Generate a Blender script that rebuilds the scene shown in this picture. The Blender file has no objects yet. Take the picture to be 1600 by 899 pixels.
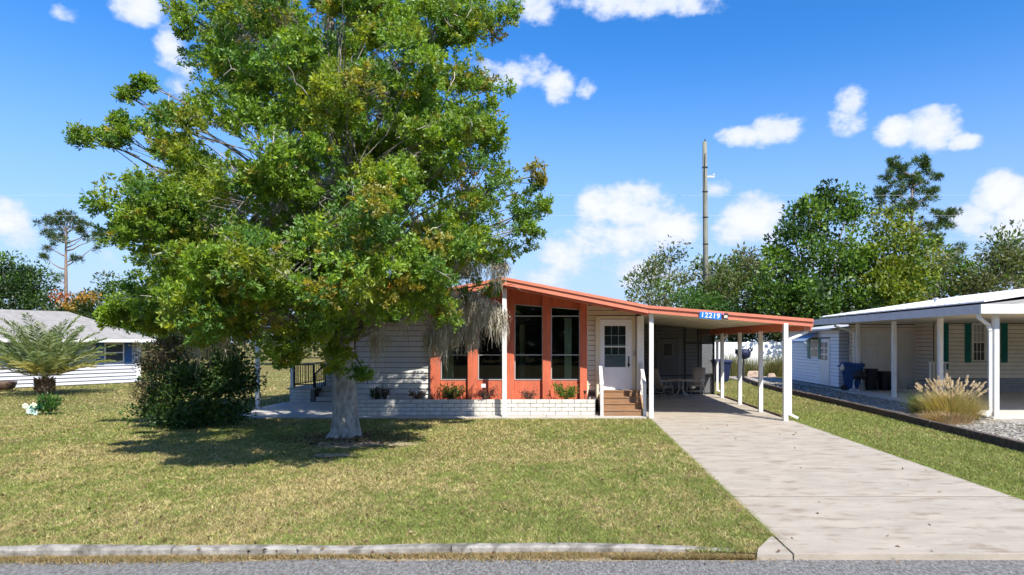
import bpy, math, random
import numpy as np
from mathutils import Vector, Matrix
rnd = random.Random(7)
rng = np.random.default_rng(11)
scene = bpy.context.scene
COL = scene.collection
R = math.radians

# ------------------------------------------------------------------ camera, sky, sun, exposure
F, CX, CY, H = 1067.0, 885.0, 535.0, 2.27
cam_data = bpy.data.cameras.new('camera')
cam = bpy.data.objects.new('camera', cam_data)
COL.objects.link(cam)
cam.location = (0, 0, H)
cam.rotation_euler = (R(90), 0, 0)
cam_data.sensor_width = 36
cam_data.lens = 36 * F / 1600
cam_data.shift_x = -(CX - 800) / 1600
cam_data.shift_y = (CY - 449.5) / 1600
cam_data.clip_end = 3000
scene.camera = cam

SUN_AZ, SUN_EL = 29.0, 48.0          # sun stands behind the camera, to its right
sx, sy = math.sin(R(SUN_AZ)), -math.cos(R(SUN_AZ))
sun_dir = Vector((sx * math.cos(R(SUN_EL)), sy * math.cos(R(SUN_EL)), math.sin(R(SUN_EL))))
sd = bpy.data.lights.new('sun', 'SUN')
sd.energy = 4.2
sd.angle = R(0.53)
sd.color = (1.0, 0.955, 0.88)
sun = bpy.data.objects.new('sun', sd)
COL.objects.link(sun)
sun.rotation_euler = (-sun_dir).to_track_quat('-Z', 'Y').to_euler()
sun.location = (20, -20, 30)

scene.view_settings.view_transform = 'Standard'
scene.view_settings.look = 'None'
scene.view_settings.gamma = 1
scene.view_settings.exposure = 0.95
scene.view_settings.use_curve_mapping = False
scene.cycles.max_bounces = 5
scene.cycles.diffuse_bounces = 4
scene.cycles.glossy_bounces = 2
scene.cycles.adaptive_threshold = 0.03
scene.cycles.transparent_max_bounces = 12
scene.cycles.use_denoising = True

def W(px, py, Y):
    """photo pixel at a chosen distance -> point in the place"""
    return Vector(((px - CX) * Y / F, Y, H - (py - CY) * Y / F))
def G(px, py, z=0.0):
    d = (H - z) * F / (py - CY)
    return Vector(((px - CX) * d / F, d, z))
def XX(px, Y): return (px - CX) * Y / F
def ZZ(py, Y): return H - (py - CY) * Y / F

# node expressions
class E:
    def __init__(s, nt, sock): s.nt, s.s = nt, sock
    def _op(s, op, *o):
        n = s.nt.nodes.new('ShaderNodeMath'); n.operation = op
        for i, v in enumerate((s,) + o):
            if isinstance(v, E): s.nt.links.new(v.s, n.inputs[i])
            else: n.inputs[i].default_value = v
        return E(s.nt, n.outputs[0])
    def __add__(s, o): return s._op('ADD', o)
    def __sub__(s, o): return s._op('SUBTRACT', o)
    def __mul__(s, o): return s._op('MULTIPLY', o)
    def __truediv__(s, o): return s._op('DIVIDE', o)
    def max(s, o): return s._op('MAXIMUM', o)
    def min(s, o): return s._op('MINIMUM', o)
    def op(s, name, *o): return s._op(name, *o)
    def smooth(s, a, b):
        n = s.nt.nodes.new('ShaderNodeMapRange'); n.interpolation_type = 'SMOOTHSTEP'
        s.nt.links.new(s.s, n.inputs[0]); n.inputs[1].default_value = a; n.inputs[2].default_value = b
        return E(s.nt, n.outputs[0])

world = bpy.data.worlds.new('World')
scene.world = world
world.use_nodes = True
nt = world.node_tree
world.cycles.sampling_method = 'MANUAL'
world.cycles.sample_map_resolution = 256
for n in list(nt.nodes): nt.nodes.remove(n)
out = nt.nodes.new('ShaderNodeOutputWorld')
bg = nt.nodes.new('ShaderNodeBackground')
SKY = 0.1
bg.inputs[1].default_value = SKY
nt.links.new(bg.outputs[0], out.inputs[0])
sky = nt.nodes.new('ShaderNodeTexSky')
sky.sky_type = 'NISHITA'
sky.sun_disc = False
sky.sun_elevation = R(SUN_EL)
sky.sun_rotation = R(180 - SUN_AZ)
sky.altitude = 0
sky.air_density = 1.0
sky.dust_density = 0.3
sky.ozone_density = 2.5
hs = nt.nodes.new('ShaderNodeHueSaturation')
hs.inputs['Hue'].default_value = 0.509
hs.inputs['Saturation'].default_value = 1.40
hs.inputs['Value'].default_value = 1.2
nt.links.new(sky.outputs[0], hs.inputs['Color'])
tc = nt.nodes.new('ShaderNodeTexCoord')
sep = nt.nodes.new('ShaderNodeSeparateXYZ')
nt.links.new(tc.outputs['Generated'], sep.inputs[0])
dx, dy, dz = (E(nt, sep.outputs[i]) for i in range(3))
az = dx.op('ARCTAN2', dy)
el = dz.op('ARCSINE')
def noise(scale, detail, rough, vec, dist=0.0):
    n = nt.nodes.new('ShaderNodeTexNoise'); n.noise_dimensions = '2D'
    n.inputs['Scale'].default_value = scale; n.inputs['Detail'].default_value = detail
    n.inputs['Roughness'].default_value = rough; n.inputs['Distortion'].default_value = dist
    nt.links.new(vec, n.inputs['Vector'])
    return E(nt, n.outputs[0])
comb = nt.nodes.new('ShaderNodeCombineXYZ')
nt.links.new(az.s, comb.inputs[0]); nt.links.new((el * 1.5).s, comb.inputs[1])
n1 = noise(13.0, 6.0, 0.62, comb.outputs[0])
n2 = noise(38.0, 2.0, 0.6, comb.outputs[0])
n3 = noise(3.1, 2.0, 0.5, comb.outputs[0])
# cumulus clouds: px, py, half width, half height, strength
CL = [(930, 325, 34, 36, 1), (985, 325, 66, 42, 1), (1035, 360, 55, 40, 1), (965, 375, 95, 40, .9), (905, 402, 80, 34, .8), (860, 435, 100, 34, .66), (1000, 425, 100, 34, .66), (930, 360, 40, 40, .9),
      (1175, 345, 58, 44, 1), (1150, 365, 40, 30, .9), (1125, 297, 30, 18, .55), (1160, 213, 42, 17, .95), (1212, 205, 48, 24, 1),
      (1400, 205, 36, 24, 1), (1462, 198, 52, 36, 1), (1505, 220, 32, 15, .9), (1330, 158, 28, 30, .78), (1325, 190, 34, 24, .72),
      (825, 115, 54, 28, .85), (868, 130, 34, 30, .9), (765, 112, 40, 24, .72), (912, 140, 22, 16, .6), (1560, 305, 46, 36, 1), (1525, 350, 54, 36, .85), (1598, 350, 60, 60, 1), (1505, 390, 60, 30, .5),
      (10, 340, 46, 40, .95), (35, 372, 40, 26, .8), (150, 412, 60, 22, .42), (212, 8, 46, 34, .95), (265, 78, 34, 40, .75), (285, 120, 40, 34, .6), (105, 15, 30, 18, .55), (1010, 0, 130, 30, .9), (830, 8, 90, 26, .65), (180, 10, 30, 20, .5), (1280, 420, 90, 34, .5), (1560, 420, 110, 36, .65), (1110, 400, 80, 30, .55)]
den = None
def vm(op, x, y):
    n = nt.nodes.new('ShaderNodeVectorMath'); n.operation = op
    nt.links.new(x, n.inputs[0])
    if isinstance(y, tuple): n.inputs[1].default_value = y
    else: nt.links.new(y, n.inputs[1])
    return n.outputs['Value'] if op == 'DOT_PRODUCT' else n.outputs[0]
ae = nt.nodes.new('ShaderNodeCombineXYZ')
nt.links.new(az.s, ae.inputs[0]); nt.links.new(el.s, ae.inputs[1])
for (px, py, rx, ry, st) in CL:
    x, z = (px - CX) / F, (CY - py) / F
    a0 = math.atan2(x, 1.0); e0 = math.asin(z / math.sqrt(1 + x * x + z * z))
    k = math.cos(a0)
    ra, re = rx / F * k * k, ry / F * k
    v = vm('MULTIPLY', vm('SUBTRACT', ae.outputs[0], (a0, e0, 0)), (1 / ra, 1 / re, 0))
    d = E(nt, vm('DOT_PRODUCT', v, v)).op('MULTIPLY_ADD', -0.5 * st, 0.5 * st + (st - 1) * 0.42)
    den = d if den is None else den.max(d)
den = den.max(-0.5)
# scattered fair-weather clouds over the rest of the sky
behind = (dy * -1.0).smooth(-0.45, -0.2)
gl = (n3 - 0.56) * 2.0 - (el - 0.45).op('ABSOLUTE') * 0.5 + (behind - 1.0) * 2.0
den = den.max(gl)
f = den + (n1 - 0.5) * 1.15 + (n2 - 0.5) * 0.35
mask = f.smooth(-0.10, 0.30)
body = f.smooth(0.0, 0.6)
haze = el.smooth(0.42, -0.02)
hz = haze * 0.9
mix0 = nt.nodes.new('ShaderNodeMix'); mix0.data_type = 'RGBA'
nt.links.new(hz.s, mix0.inputs[0]); nt.links.new(hs.outputs[0], mix0.inputs[6])
mix0.inputs[7].default_value = (2.25, 3.1, 5.1, 1)
ccol = nt.nodes.new('ShaderNodeMix'); ccol.data_type = 'RGBA'
nt.links.new(body.s, ccol.inputs[0])
ccol.inputs[6].default_value = (3.7, 4.3, 5.7, 1)
ccol.inputs[7].default_value = (5.3, 5.35, 5.8, 1)
mix1 = nt.nodes.new('ShaderNodeMix'); mix1.data_type = 'RGBA'
nt.links.new((mask * 0.93).s, mix1.inputs[0])
nt.links.new(mix0.outputs[2], mix1.inputs[6]); nt.links.new(ccol.outputs[2], mix1.inputs[7])
nt.links.new(mix1.outputs[2], bg.inputs[0])

# ------------------------------------------------------------------ materials
MATS = {}
def M(name, col, rough=0.6, var=0.12, scale=4.0, bump=0.0, bscale=30.0, spec=0.35, stretch=(1, 1, 1), col2=None, c2=(0.5, 0.62), metal=0.0, s2=None, col3=None, c3=(.6, .7), s3=20):
    if name in MATS: return MATS[name]
    m = bpy.data.materials.new(name); m.use_nodes = True
    t = m.node_tree; p = t.nodes['Principled BSDF']
    p.inputs['Roughness'].default_value = rough
    p.inputs['Specular IOR Level'].default_value = spec
    p.inputs['Metallic'].default_value = metal
    g = t.nodes.new('ShaderNodeNewGeometry')
    mp = t.nodes.new('ShaderNodeMapping'); mp.inputs['Scale'].default_value = stretch
    t.links.new(g.outputs['Position'], mp.inputs[0])
    def nz(s, d=5.0, r=0.6):
        n = t.nodes.new('ShaderNodeTexNoise'); n.inputs['Scale'].default_value = s
        n.inputs['Detail'].default_value = d; n.inputs['Roughness'].default_value = r
        t.links.new(mp.outputs[0], n.inputs['Vector']); return n.outputs[0]
    def mixc(fac, a, b):
        n = t.nodes.new('ShaderNodeMix'); n.data_type = 'RGBA'
        t.links.new(fac, n.inputs[0])
        for i, c in ((6, a), (7, b)):
            if isinstance(c, tuple): n.inputs[i].default_value = (*c[:3], 1)
            else: t.links.new(c, n.inputs[i])
        return n.outputs[2]
    lo = tuple(c * (1 - var) for c in col); hi = tuple(min(1, c * (1 + var)) for c in col)
    e = E(t, nz(scale)).smooth(0.3, 0.7)
    c = mixc(e.s, lo, hi)
    if col2:
        e2 = E(t, nz(s2 or scale * 0.5)).smooth(*c2)
        c = mixc(e2.s, c, col2)
    if col3:
        e3 = E(t, nz(s3, 6, .7)).smooth(*c3)
        c = mixc(e3.s, c, col3)
    t.links.new(c, p.inputs['Base Color'])
    if bump:
        b = t.nodes.new('ShaderNodeBump'); b.inputs['Strength'].default_value = bump; b.inputs['Distance'].default_value = 0.02
        t.links.new(nz(bscale, 4), b.inputs['Height']); t.links.new(b.outputs[0], p.inputs['Normal'])
    MATS[name] = m
    return m

def leaf_mat(name, trans=0.35, rough=0.45, gloss=0.06):
    """colour comes from the leaves' own attribute"""
    m = bpy.data.materials.new(name); m.use_nodes = True
    t = m.node_tree
    for n in list(t.nodes): t.nodes.remove(n)
    o = t.nodes.new('ShaderNodeOutputMaterial')
    a = t.nodes.new('ShaderNodeAttribute'); a.attribute_name = 'Col'
    d = t.nodes.new('ShaderNodeBsdfDiffuse'); tr = t.nodes.new('ShaderNodeBsdfTranslucent'); g = t.nodes.new('ShaderNodeBsdfGlossy')
    g.inputs['Roughness'].default_value = rough
    t.links.new(a.outputs['Color'], d.inputs[0])
    mu = t.nodes.new('ShaderNodeMix'); mu.data_type = 'RGBA'; mu.blend_type = 'MULTIPLY'; mu.inputs[0].default_value = 1
    t.links.new(a.outputs['Color'], mu.inputs[6]); mu.inputs[7].default_value = (1.3, 1.25, 0.6, 1)
    t.links.new(mu.outputs[2], tr.inputs[0])
    m1 = t.nodes.new('ShaderNodeMixShader'); m1.inputs[0].default_value = trans
    t.links.new(d.outputs[0], m1.inputs[1]); t.links.new(tr.outputs[0], m1.inputs[2])
    m2 = t.nodes.new('ShaderNodeMixShader'); m2.inputs[0].default_value = gloss
    t.links.new(m1.outputs[0], m2.inputs[1]); t.links.new(g.outputs[0], m2.inputs[2])
    t.links.new(m2.outputs[0], o.inputs[0])
    return m
LEAF = leaf_mat('oak_leaf', 0.47, 0.55, 0.045)
FOL = leaf_mat('foliage', 0.38, 0.5, 0.03)
GRASS = leaf_mat('grass_blade', 0.25, 0.5, 0.02)
MOSS = leaf_mat('spanish_moss', 0.25, 0.8, 0.0)

def glass_mat(name, tint=(0.66, 0.72, 0.70), refl=0.09):
    m = bpy.data.materials.new(name); m.use_nodes = True
    t = m.node_tree
    for n in list(t.nodes): t.nodes.remove(n)
    o = t.nodes.new('ShaderNodeOutputMaterial')
    tr = t.nodes.new('ShaderNodeBsdfTransparent'); tr.inputs[0].default_value = (*tint, 1)
    g = t.nodes.new('ShaderNodeBsdfGlossy'); g.inputs['Roughness'].default_value = 0.02
    fr = t.nodes.new('ShaderNodeFresnel'); fr.inputs[0].default_value = 1.5
    s = t.nodes.new('ShaderNodeMixShader')
    t.links.new(fr.outputs[0], s.inputs[0]); t.links.new(tr.outputs[0], s.inputs[1]); t.links.new(g.outputs[0], s.inputs[2])
    t.links.new(s.outputs[0], o.inputs[0])
    return m
GLASS = glass_mat('window_glass')
def screen_mat(name, col, alpha):
    m = bpy.data.materials.new(name); m.use_nodes = True
    t = m.node_tree
    for n in list(t.nodes): t.nodes.remove(n)
    o = t.nodes.new('ShaderNodeOutputMaterial')
    tr = t.nodes.new('ShaderNodeBsdfTransparent')
    d = t.nodes.new('ShaderNodeBsdfDiffuse'); d.inputs[0].default_value = (*col, 1)
    s = t.nodes.new('ShaderNodeMixShader'); s.inputs[0].default_value = alpha
    t.links.new(tr.outputs[0], s.inputs[1]); t.links.new(d.outputs[0], s.inputs[2]); t.links.new(s.outputs[0], o.inputs[0])
    return m
SCREEN = screen_mat('insect_screen', (0.10, 0.10, 0.105), 0.6)

RED = M('coral_red_paint', (0.53, 0.13, 0.065), 0.6, 0.13, 2.2, 0.12, 50, stretch=(2.5, 2.5, 0.5), col2=(0.42, 0.11, 0.065), c2=(0.5, 0.75), s2=5)
REDT = M('coral_trim_paint', (0.60, 0.195, 0.12), 0.5, 0.08, 2.0, 0.05, 60)
WHITE = M('white_paint', (0.72, 0.71, 0.68), 0.45, 0.05, 3.0)
CREAM = M('cream_siding', (0.68, 0.61, 0.45), 0.5, 0.06, 2.0)
SIDING = M('off_white_siding', (0.60, 0.585, 0.54), 0.5, 0.06, 2.0)
NSIDING = M('neighbour_siding', (0.78, 0.71, 0.61), 0.5, 0.06, 2.0)
BLUESIDE = M('pale_blue_grey_siding', (0.50, 0.51, 0.54), 0.5, 0.05, 2.0)
SOFFIT = M('cream_soffit', (0.66, 0.57, 0.42), 0.5, 0.05, 2.0)
BRICK = M('white_painted_block', (0.60, 0.575, 0.52), 0.75, 0.12, 6.0, 0.25, 40, col2=(0.55, 0.52, 0.46), c2=(0.62, 0.8), s2=9)
MORTAR = M('mortar', (0.20, 0.185, 0.165), 0.9, 0.15, 20)
CONC = M('concrete', (0.375, 0.327, 0.258), 0.85, 0.10, 2.4, 0.2, 120, stretch=(0.55, 1.3, 1), col2=(0.25, 0.20, 0.14), c2=(0.50, 0.72), s2=3.4, col3=(0.16, 0.13, 0.095), c3=(0.60, 0.74), s3=11)
CONC2 = M('patio_concrete', (0.44, 0.41, 0.36), 0.85, 0.12, 2.0, 0.12, 120, col2=(0.34, 0.30, 0.25), c2=(0.55, 0.8))
KERB = M('kerb_concrete', (0.29, 0.27, 0.235), 0.95, 0.25, 7.0, 0.6, 40, col2=(0.12, 0.11, 0.09), c2=(0.44, 0.66), s2=4.5)
ASPH = M('asphalt', (0.165, 0.158, 0.145), 0.9, 0.5, 40.0, 0.7, 90, stretch=(1, .38, 1), col2=(0.34, 0.325, 0.30), c2=(0.57, 0.66), s2=48, col3=(.07, .068, .065), c3=(.58, .68), s3=36)
SOIL = M('bare_soil', (0.34, 0.27, 0.17), 0.95, 0.25, 9.0, 0.5, 60, col2=(0.20, 0.15, 0.09), c2=(0.5, 0.7), s2=5)
WOOD = M('weathered_decking', (0.285, 0.155, 0.075), 0.75, 0.25, 6.0, 0.2, 50, stretch=(0.6, 6, 6), col2=(0.20, 0.14, 0.10), c2=(0.47, 0.68))
TIMBER = M('dark_landscape_timber', (0.085, 0.062, 0.045), 0.9, 0.35, 8.0, 0.4, 40, col2=(0.25, 0.21, 0.17), c2=(0.6, 0.85))
BLACK = M('black_metal', (0.015, 0.015, 0.018), 0.4, 0.1)
DARK = M('dark_frame', (0.03, 0.03, 0.034), 0.6, 0.1)
ALU = M('aluminium_frame', (0.45, 0.45, 0.44), 0.4, 0.05, metal=0.3)
CURT = M('pale_curtain', (0.72, 0.78, 0.60), 0.9, 0.08)
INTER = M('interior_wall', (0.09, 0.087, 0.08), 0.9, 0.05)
TEAL = M('teal_shutter', (0.0, 0.14, 0.13), 0.5, 0.08)
BLUE = M('blue_shutter', (0.03, 0.10, 0.26), 0.5, 0.08)
BINBLUE = M('blue_plastic', (0.012, 0.055, 0.17), 0.45, 0.08)
BINBLK = M('black_plastic', (0.015, 0.013, 0.018), 0.45, 0.08)
SHINGLE = M('grey_shingle', (0.27, 0.255, 0.235), 0.9, 0.14, 3.0, 0.3, 25)
ROOFW = M('white_metal_roof', (0.66, 0.66, 0.67), 0.4, 0.04, 3)
ROOFG = M('grey_eave_metal', (0.50, 0.52, 0.55), 0.5, 0.08, 3)
BARK = M('oak_bark', (0.37, 0.345, 0.305), 0.95, 0.25, 9.0, 1.0, 30, stretch=(1, 1, 0.5), col2=(0.18, 0.165, 0.14), c2=(0.5, 0.7), s2=6)
LIMB = M('oak_limb_bark', (0.21, 0.19, 0.16), 0.95, 0.25, 7.0, 0.5, 26)
BARK2 = M('brown_bark', (0.17, 0.13, 0.095), 0.95, 0.25, 6.0, 0.5, 20)
POLE = M('weathered_pole', (0.19, 0.19, 0.15), 0.9, 0.22, 3.0, 0.3, 20, stretch=(1, 1, 0.2))
FENCE = M('white_vinyl', (0.80, 0.80, 0.80), 0.5, 0.03)
SLING = M('beige_sling_fabric', (0.52, 0.44, 0.34), 0.85, 0.06, 40)
TUBE = M('beige_metal_tube', (0.52, 0.47, 0.41), 0.4, 0.05)
SIGNB = M('blue_enamel', (0.02, 0.19, 0.62), 0.35, 0.03)
GROOF = M('roof_metal_under', (0.6, 0.58, 0.54), 0.5, 0.05)
STONE = M('gravel_stone', (0.40, 0.37, 0.34), 0.9, 0.4, 14.0)
LAP_SHADE = M('lap_shade_backing', (0.10, 0.095, 0.085), 0.9, 0.1)  # dark colour behind the board gaps paints the shade lines under each lap
MULCH = M('planter_soil', (0.10, 0.055, 0.035), 0.95, 0.35, 12.0, 0.5, 40)

# ------------------------------------------------------------------ mesh helpers
def link(o, parent=None):
    COL.objects.link(o)
    if parent is not None: o.parent = parent
    return o
def wloc(o):
    v = Vector((0, 0, 0))
    while o is not None:
        v += o.location; o = o.parent
    return v
def tag(o, label=None, cat=None, group=None, kind=None):
    if label: o['label'] = label
    if cat: o['category'] = cat
    if group: o['group'] = group
    if kind: o['kind'] = kind
    return o
def empty(name, loc, label, cat, group=None):
    o = bpy.data.objects.new(name, None); link(o); o.location = loc; o.empty_display_size = 0.2
    return tag(o, label, cat, group)

class MB:
    def __init__(s): s.v, s.f = [], []
    def add(s, vs, fs):
        b = len(s.v); s.v += [tuple(v) for v in vs]; s.f += [tuple(b + i for i in f) for f in fs]; return s
    def box(s, x0, x1, y0, y1, z0, z1):
        return s.add([(x0, y0, z0), (x1, y0, z0), (x1, y1, z0), (x0, y1, z0), (x0, y0, z1), (x1, y0, z1), (x1, y1, z1), (x0, y1, z1)],
                     [(0, 3, 2, 1), (4, 5, 6, 7), (0, 1, 5, 4), (1, 2, 6, 5), (2, 3, 7, 6), (3, 0, 4, 7)])
    def hexa(s, b, t):
        """four bottom and four top points"""
        return s.add(list(b) + list(t), [(0, 3, 2, 1), (4, 5, 6, 7), (0, 1, 5, 4), (1, 2, 6, 5), (2, 3, 7, 6), (3, 0, 4, 7)])
    def bar(s, a, b, w, h=None, up=(0, 0, 1)):
        a, b = Vector(a), Vector(b); h = h or w
        d = (b - a).normalized(); u = Vector(up)
        if abs(d.dot(u)) > 0.95: u = Vector((0, 1, 0))
        sx = d.cross(u).normalized() * (w / 2); sz = sx.cross(d).normalized() * (h / 2)
        q = [-sx - sz, sx - sz, sx + sz, -sx + sz]
        return s.hexa([a + k for k in q], [b + k for k in q])
    def tube(s, pts, rad, n=8, cap=True):
        pts = [Vector(p) for p in pts]
        if not isinstance(rad, (list, tuple)): rad = [rad] * len(pts)
        b = len(s.v); pu = None
        for i, p in enumerate(pts):
            d = (pts[min(i + 1, len(pts) - 1)] - pts[max(i - 1, 0)]).normalized()
            if pu is None: pu = d.orthogonal().normalized()
            u = (pu - d * pu.dot(d))
            u = u.normalized() if u.length > 1e-6 else d.orthogonal().normalized()
            pu = u; w = d.cross(u)
            for k in range(n):
                a = 2 * math.pi * k / n
                s.v.append(tuple(p + (u * math.cos(a) + w * math.sin(a)) * rad[i]))
        for i in range(len(pts) - 1):
            for k in range(n):
                k2 = (k + 1) % n
                s.f.append((b + i * n + k, b + i * n + k2, b + (i + 1) * n + k2, b + (i + 1) * n + k))
        if cap:
            s.f.append(tuple(b + k for k in reversed(range(n)))); e = b + (len(pts) - 1) * n
            s.f.append(tuple(e + k for k in range(n)))
        return s
    def lathe(s, prof, c=(0, 0, 0), n=20):
        """profile of (radius, z)"""
        b = len(s.v)
        for (r, z) in prof:
            for k in range(n):
                a = 2 * math.pi * k / n
                s.v.append((c[0] + r * math.cos(a), c[1] + r * math.sin(a), c[2] + z))
        for i in range(len(prof) - 1):
            for k in range(n):
                k2 = (k + 1) % n
                s.f.append((b + i * n + k, b + i * n + k2, b + (i + 1) * n + k2, b + (i + 1) * n + k))
        s.f.append(tuple(b + k for k in reversed(range(n)))); e = b + (len(prof) - 1) * n
        s.f.append(tuple(e + k for k in range(n)))
        return s
    def prism(s, poly, z0, z1):
        n = len(poly)
        return s.add([(x, y, z0) for x, y in poly] + [(x, y, z1) for x, y in poly],
                     [tuple(reversed(range(n))), tuple(range(n, 2 * n))] + [(i, (i + 1) % n, n + (i + 1) % n, n + i) for i in range(n)])
    def prismY(s, poly, y0, y1):
        """polygon in x,z pushed along y"""
        n = len(poly)
        return s.add([(x, y0, z) for x, z in poly] + [(x, y1, z) for x, z in poly],
                     [tuple(range(n)), tuple(reversed(range(n, 2 * n)))] + [((i + 1) % n, i, n + i, n + (i + 1) % n) for i in range(n)])
    def mesh(s, name, off=Vector((0, 0, 0))):
        me = bpy.data.meshes.new(name)
        me.from_pydata([(v[0] - off[0], v[1] - off[1], v[2] - off[2]) for v in s.v], [], s.f)
        return me
    def build(s, name, mat, parent=None, smooth=False, bevel=0.0, local=False):
        off = wloc(parent) if (parent is not None and not local) else Vector((0, 0, 0))
        me = s.mesh(name, off); me.materials.append(mat)
        if smooth: me.polygons.foreach_set('use_smooth', [True] * len(me.polygons))
        o = link(bpy.data.objects.new(name, me), parent)
        if bevel:
            m = o.modifiers.new('bevel', 'BEVEL'); m.width = bevel; m.segments = 2; m.limit_method = 'ANGLE'
        return o
def B(name, mat, parent, *box, **k): return MB().box(*box).build(name, mat, parent, **k)
def piece(name, me, parent, loc, rot=None):
    """a repeated piece that shares its mesh"""
    o = link(bpy.data.objects.new(name, me), parent)
    o.location = Vector(loc) - wloc(parent)
    if rot: o.rotation_euler = rot
    return o
def copy_tree(o, parent=None):
    c = o.copy(); COL.objects.link(c)
    if parent is not None: c.parent = parent
    for ch in list(o.children): copy_tree(ch, c)
    return c

def quads(name, P, mat, parent=None, col=None, tri=False):
    """P: (N,k,3) array of faces with k corners each, col: (N,3) tint"""
    N, k = P.shape[:2]
    if parent is not None: P = P - np.array(wloc(parent))[None, None, :]
    me = bpy.data.meshes.new(name)
    me.vertices.add(N * k); me.vertices.foreach_set('co', P.reshape(-1).astype(np.float32))
    me.loops.add(N * k); me.loops.foreach_set('vertex_index', np.arange(N * k, dtype=np.int32))
    me.polygons.add(N)
    me.polygons.foreach_set('loop_start', np.arange(0, N * k, k, dtype=np.int32))
    me.polygons.foreach_set('loop_total', np.full(N, k, dtype=np.int32))
    if col is not None:
        a = me.color_attributes.new('Col', 'FLOAT_COLOR', 'POINT')
        c = np.ones((N, k, 4), np.float32); c[:, :, :3] = np.clip(col, 0.001, 1)[:, None, :]
        a.data.foreach_set('color', c.reshape(-1))
    me.update(calc_edges=True); me.validate()
    me.materials.append(mat)
    return link(bpy.data.objects.new(name, me), parent)
def unit(a): return a / np.maximum(np.linalg.norm(a, axis=-1, keepdims=True), 1e-9)
def leaves(base, direc, length, width, fold=0.25):
    """pointed four-corner leaves from base along direc"""
    N = len(base); d = unit(direc)
    r = rng.normal(size=(N, 3)); s = unit(np.cross(d, r)); n = np.cross(s, d)
    L = np.broadcast_to(np.asarray(length, float), (N,))[:, None]; Wd = np.broadcast_to(np.asarray(width, float), (N,))[:, None]
    m = base + d * L * 0.5 + n * Wd * fold
    return np.stack([base, m + s * Wd * 0.5, base + d * L, m - s * Wd * 0.5], axis=1)
def vnoise(x, y, seed=0):
    """smooth value noise 0..1 on arrays"""
    def h(i, j):
        v = np.sin(i * 127.1 + j * 311.7 + seed * 74.7) * 43758.5453
        return v - np.floor(v)
    i, j = np.floor(x), np.floor(y); fx, fy = x - i, y - j
    fx, fy = fx * fx * (3 - 2 * fx), fy * fy * (3 - 2 * fy)
    return (h(i, j) * (1 - fx) + h(i + 1, j) * fx) * (1 - fy) + (h(i, j + 1) * (1 - fx) + h(i + 1, j + 1) * fx) * fy
# ------------------------------------------------------------------ the setting: ground, road, kerb, driveway
def lawn_material():
    m = bpy.data.materials.new('lawn'); m.use_nodes = True
    t = m.node_tree; p = t.nodes['Principled BSDF']; p.inputs['Roughness'].default_value = 0.95; p.inputs['Specular IOR Level'].default_value = 0.1
    g = t.nodes.new('ShaderNodeNewGeometry')
    def nz(s, d, r=0.6):
        n = t.nodes.new('ShaderNodeTexNoise'); n.inputs['Scale'].default_value = s; n.inputs['Detail'].default_value = d
        n.inputs['Roughness'].default_value = r; t.links.new(g.outputs['Position'], n.inputs['Vector']); return E(t, n.outputs[0])
    def mixc(fac, a, b):
        n = t.nodes.new('ShaderNodeMix'); n.data_type = 'RGBA'; t.links.new(fac.s, n.inputs[0])
        for i, c in ((6, a), (7, b)):
            if isinstance(c, tuple): n.inputs[i].default_value = (*c, 1)
            else: t.links.new(c, n.inputs[i])
        return n.outputs[2]
    c = mixc(nz(0.35, 6).smooth(0.38, 0.62), (0.13, 0.14, 0.035), (0.25, 0.20, 0.075))
    c = mixc(nz(7.0, 6, 0.75).smooth(0.35, 0.7), c, (0.22, 0.165, 0.075))
    c = mixc(nz(60.0, 3, 0.7).smooth(0.45, 0.75), c, (0.07, 0.075, 0.02))
    t.links.new(c, p.inputs['Base Color'])
    b = t.nodes.new('ShaderNodeBump'); b.inputs['Strength'].default_value = 0.8; b.inputs['Distance'].default_value = 0.05
    t.links.new(nz(35, 5, 0.8).s, b.inputs['Height']); t.links.new(b.outputs[0], p.inputs['Normal'])
    return m
LAWN = lawn_material()
tag(MB().add([(-900, 7.31, 0), (-9, 7.31, 0), (0.9, 7.575, 0), (1.5, 7.42, 0), (2.03, 7.35, 0), (6.5, 7.34, 0), (900, 7.34, 0), (900, 1500, 0), (-900, 1500, 0), (-900, -0.6, 0), (900, -0.6, 0), (900, -300, 0), (-900, -300, 0)],
             [(0, 1, 2, 3, 4, 5, 6, 7, 8), (9, 12, 11, 10)]).build('lawn', LAWN), kind='structure')
# asphalt with a wandering edge
ed = [(-900, 7.10)] + [(-16 + i * 0.5, 7.26 + 0.03 * math.sin(i * 1.7) + rnd.uniform(-.03, .03)) for i in range(73)] + [(900, 7.10)]
ed = [(x, 7.30 if 2.0 < x < 7.6 else y) for x, y in ed]
tag(MB().add([(x, y, -0.045) for x, y in ed] + [(900, -0.6, -0.045), (-900, -0.6, -0.045)], [tuple(range(len(ed) + 2))[::-1]]).build('road', ASPH), kind='structure')
# sandy strip between kerb and asphalt
tag(MB().add([(-900, 6.9, -0.05), (900, 6.9, -0.05), (900, 7.75, -0.05), (-900, 7.75, -0.05)], [(0, 1, 2, 3)]).build('road_verge', SOIL), kind='structure')
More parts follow.
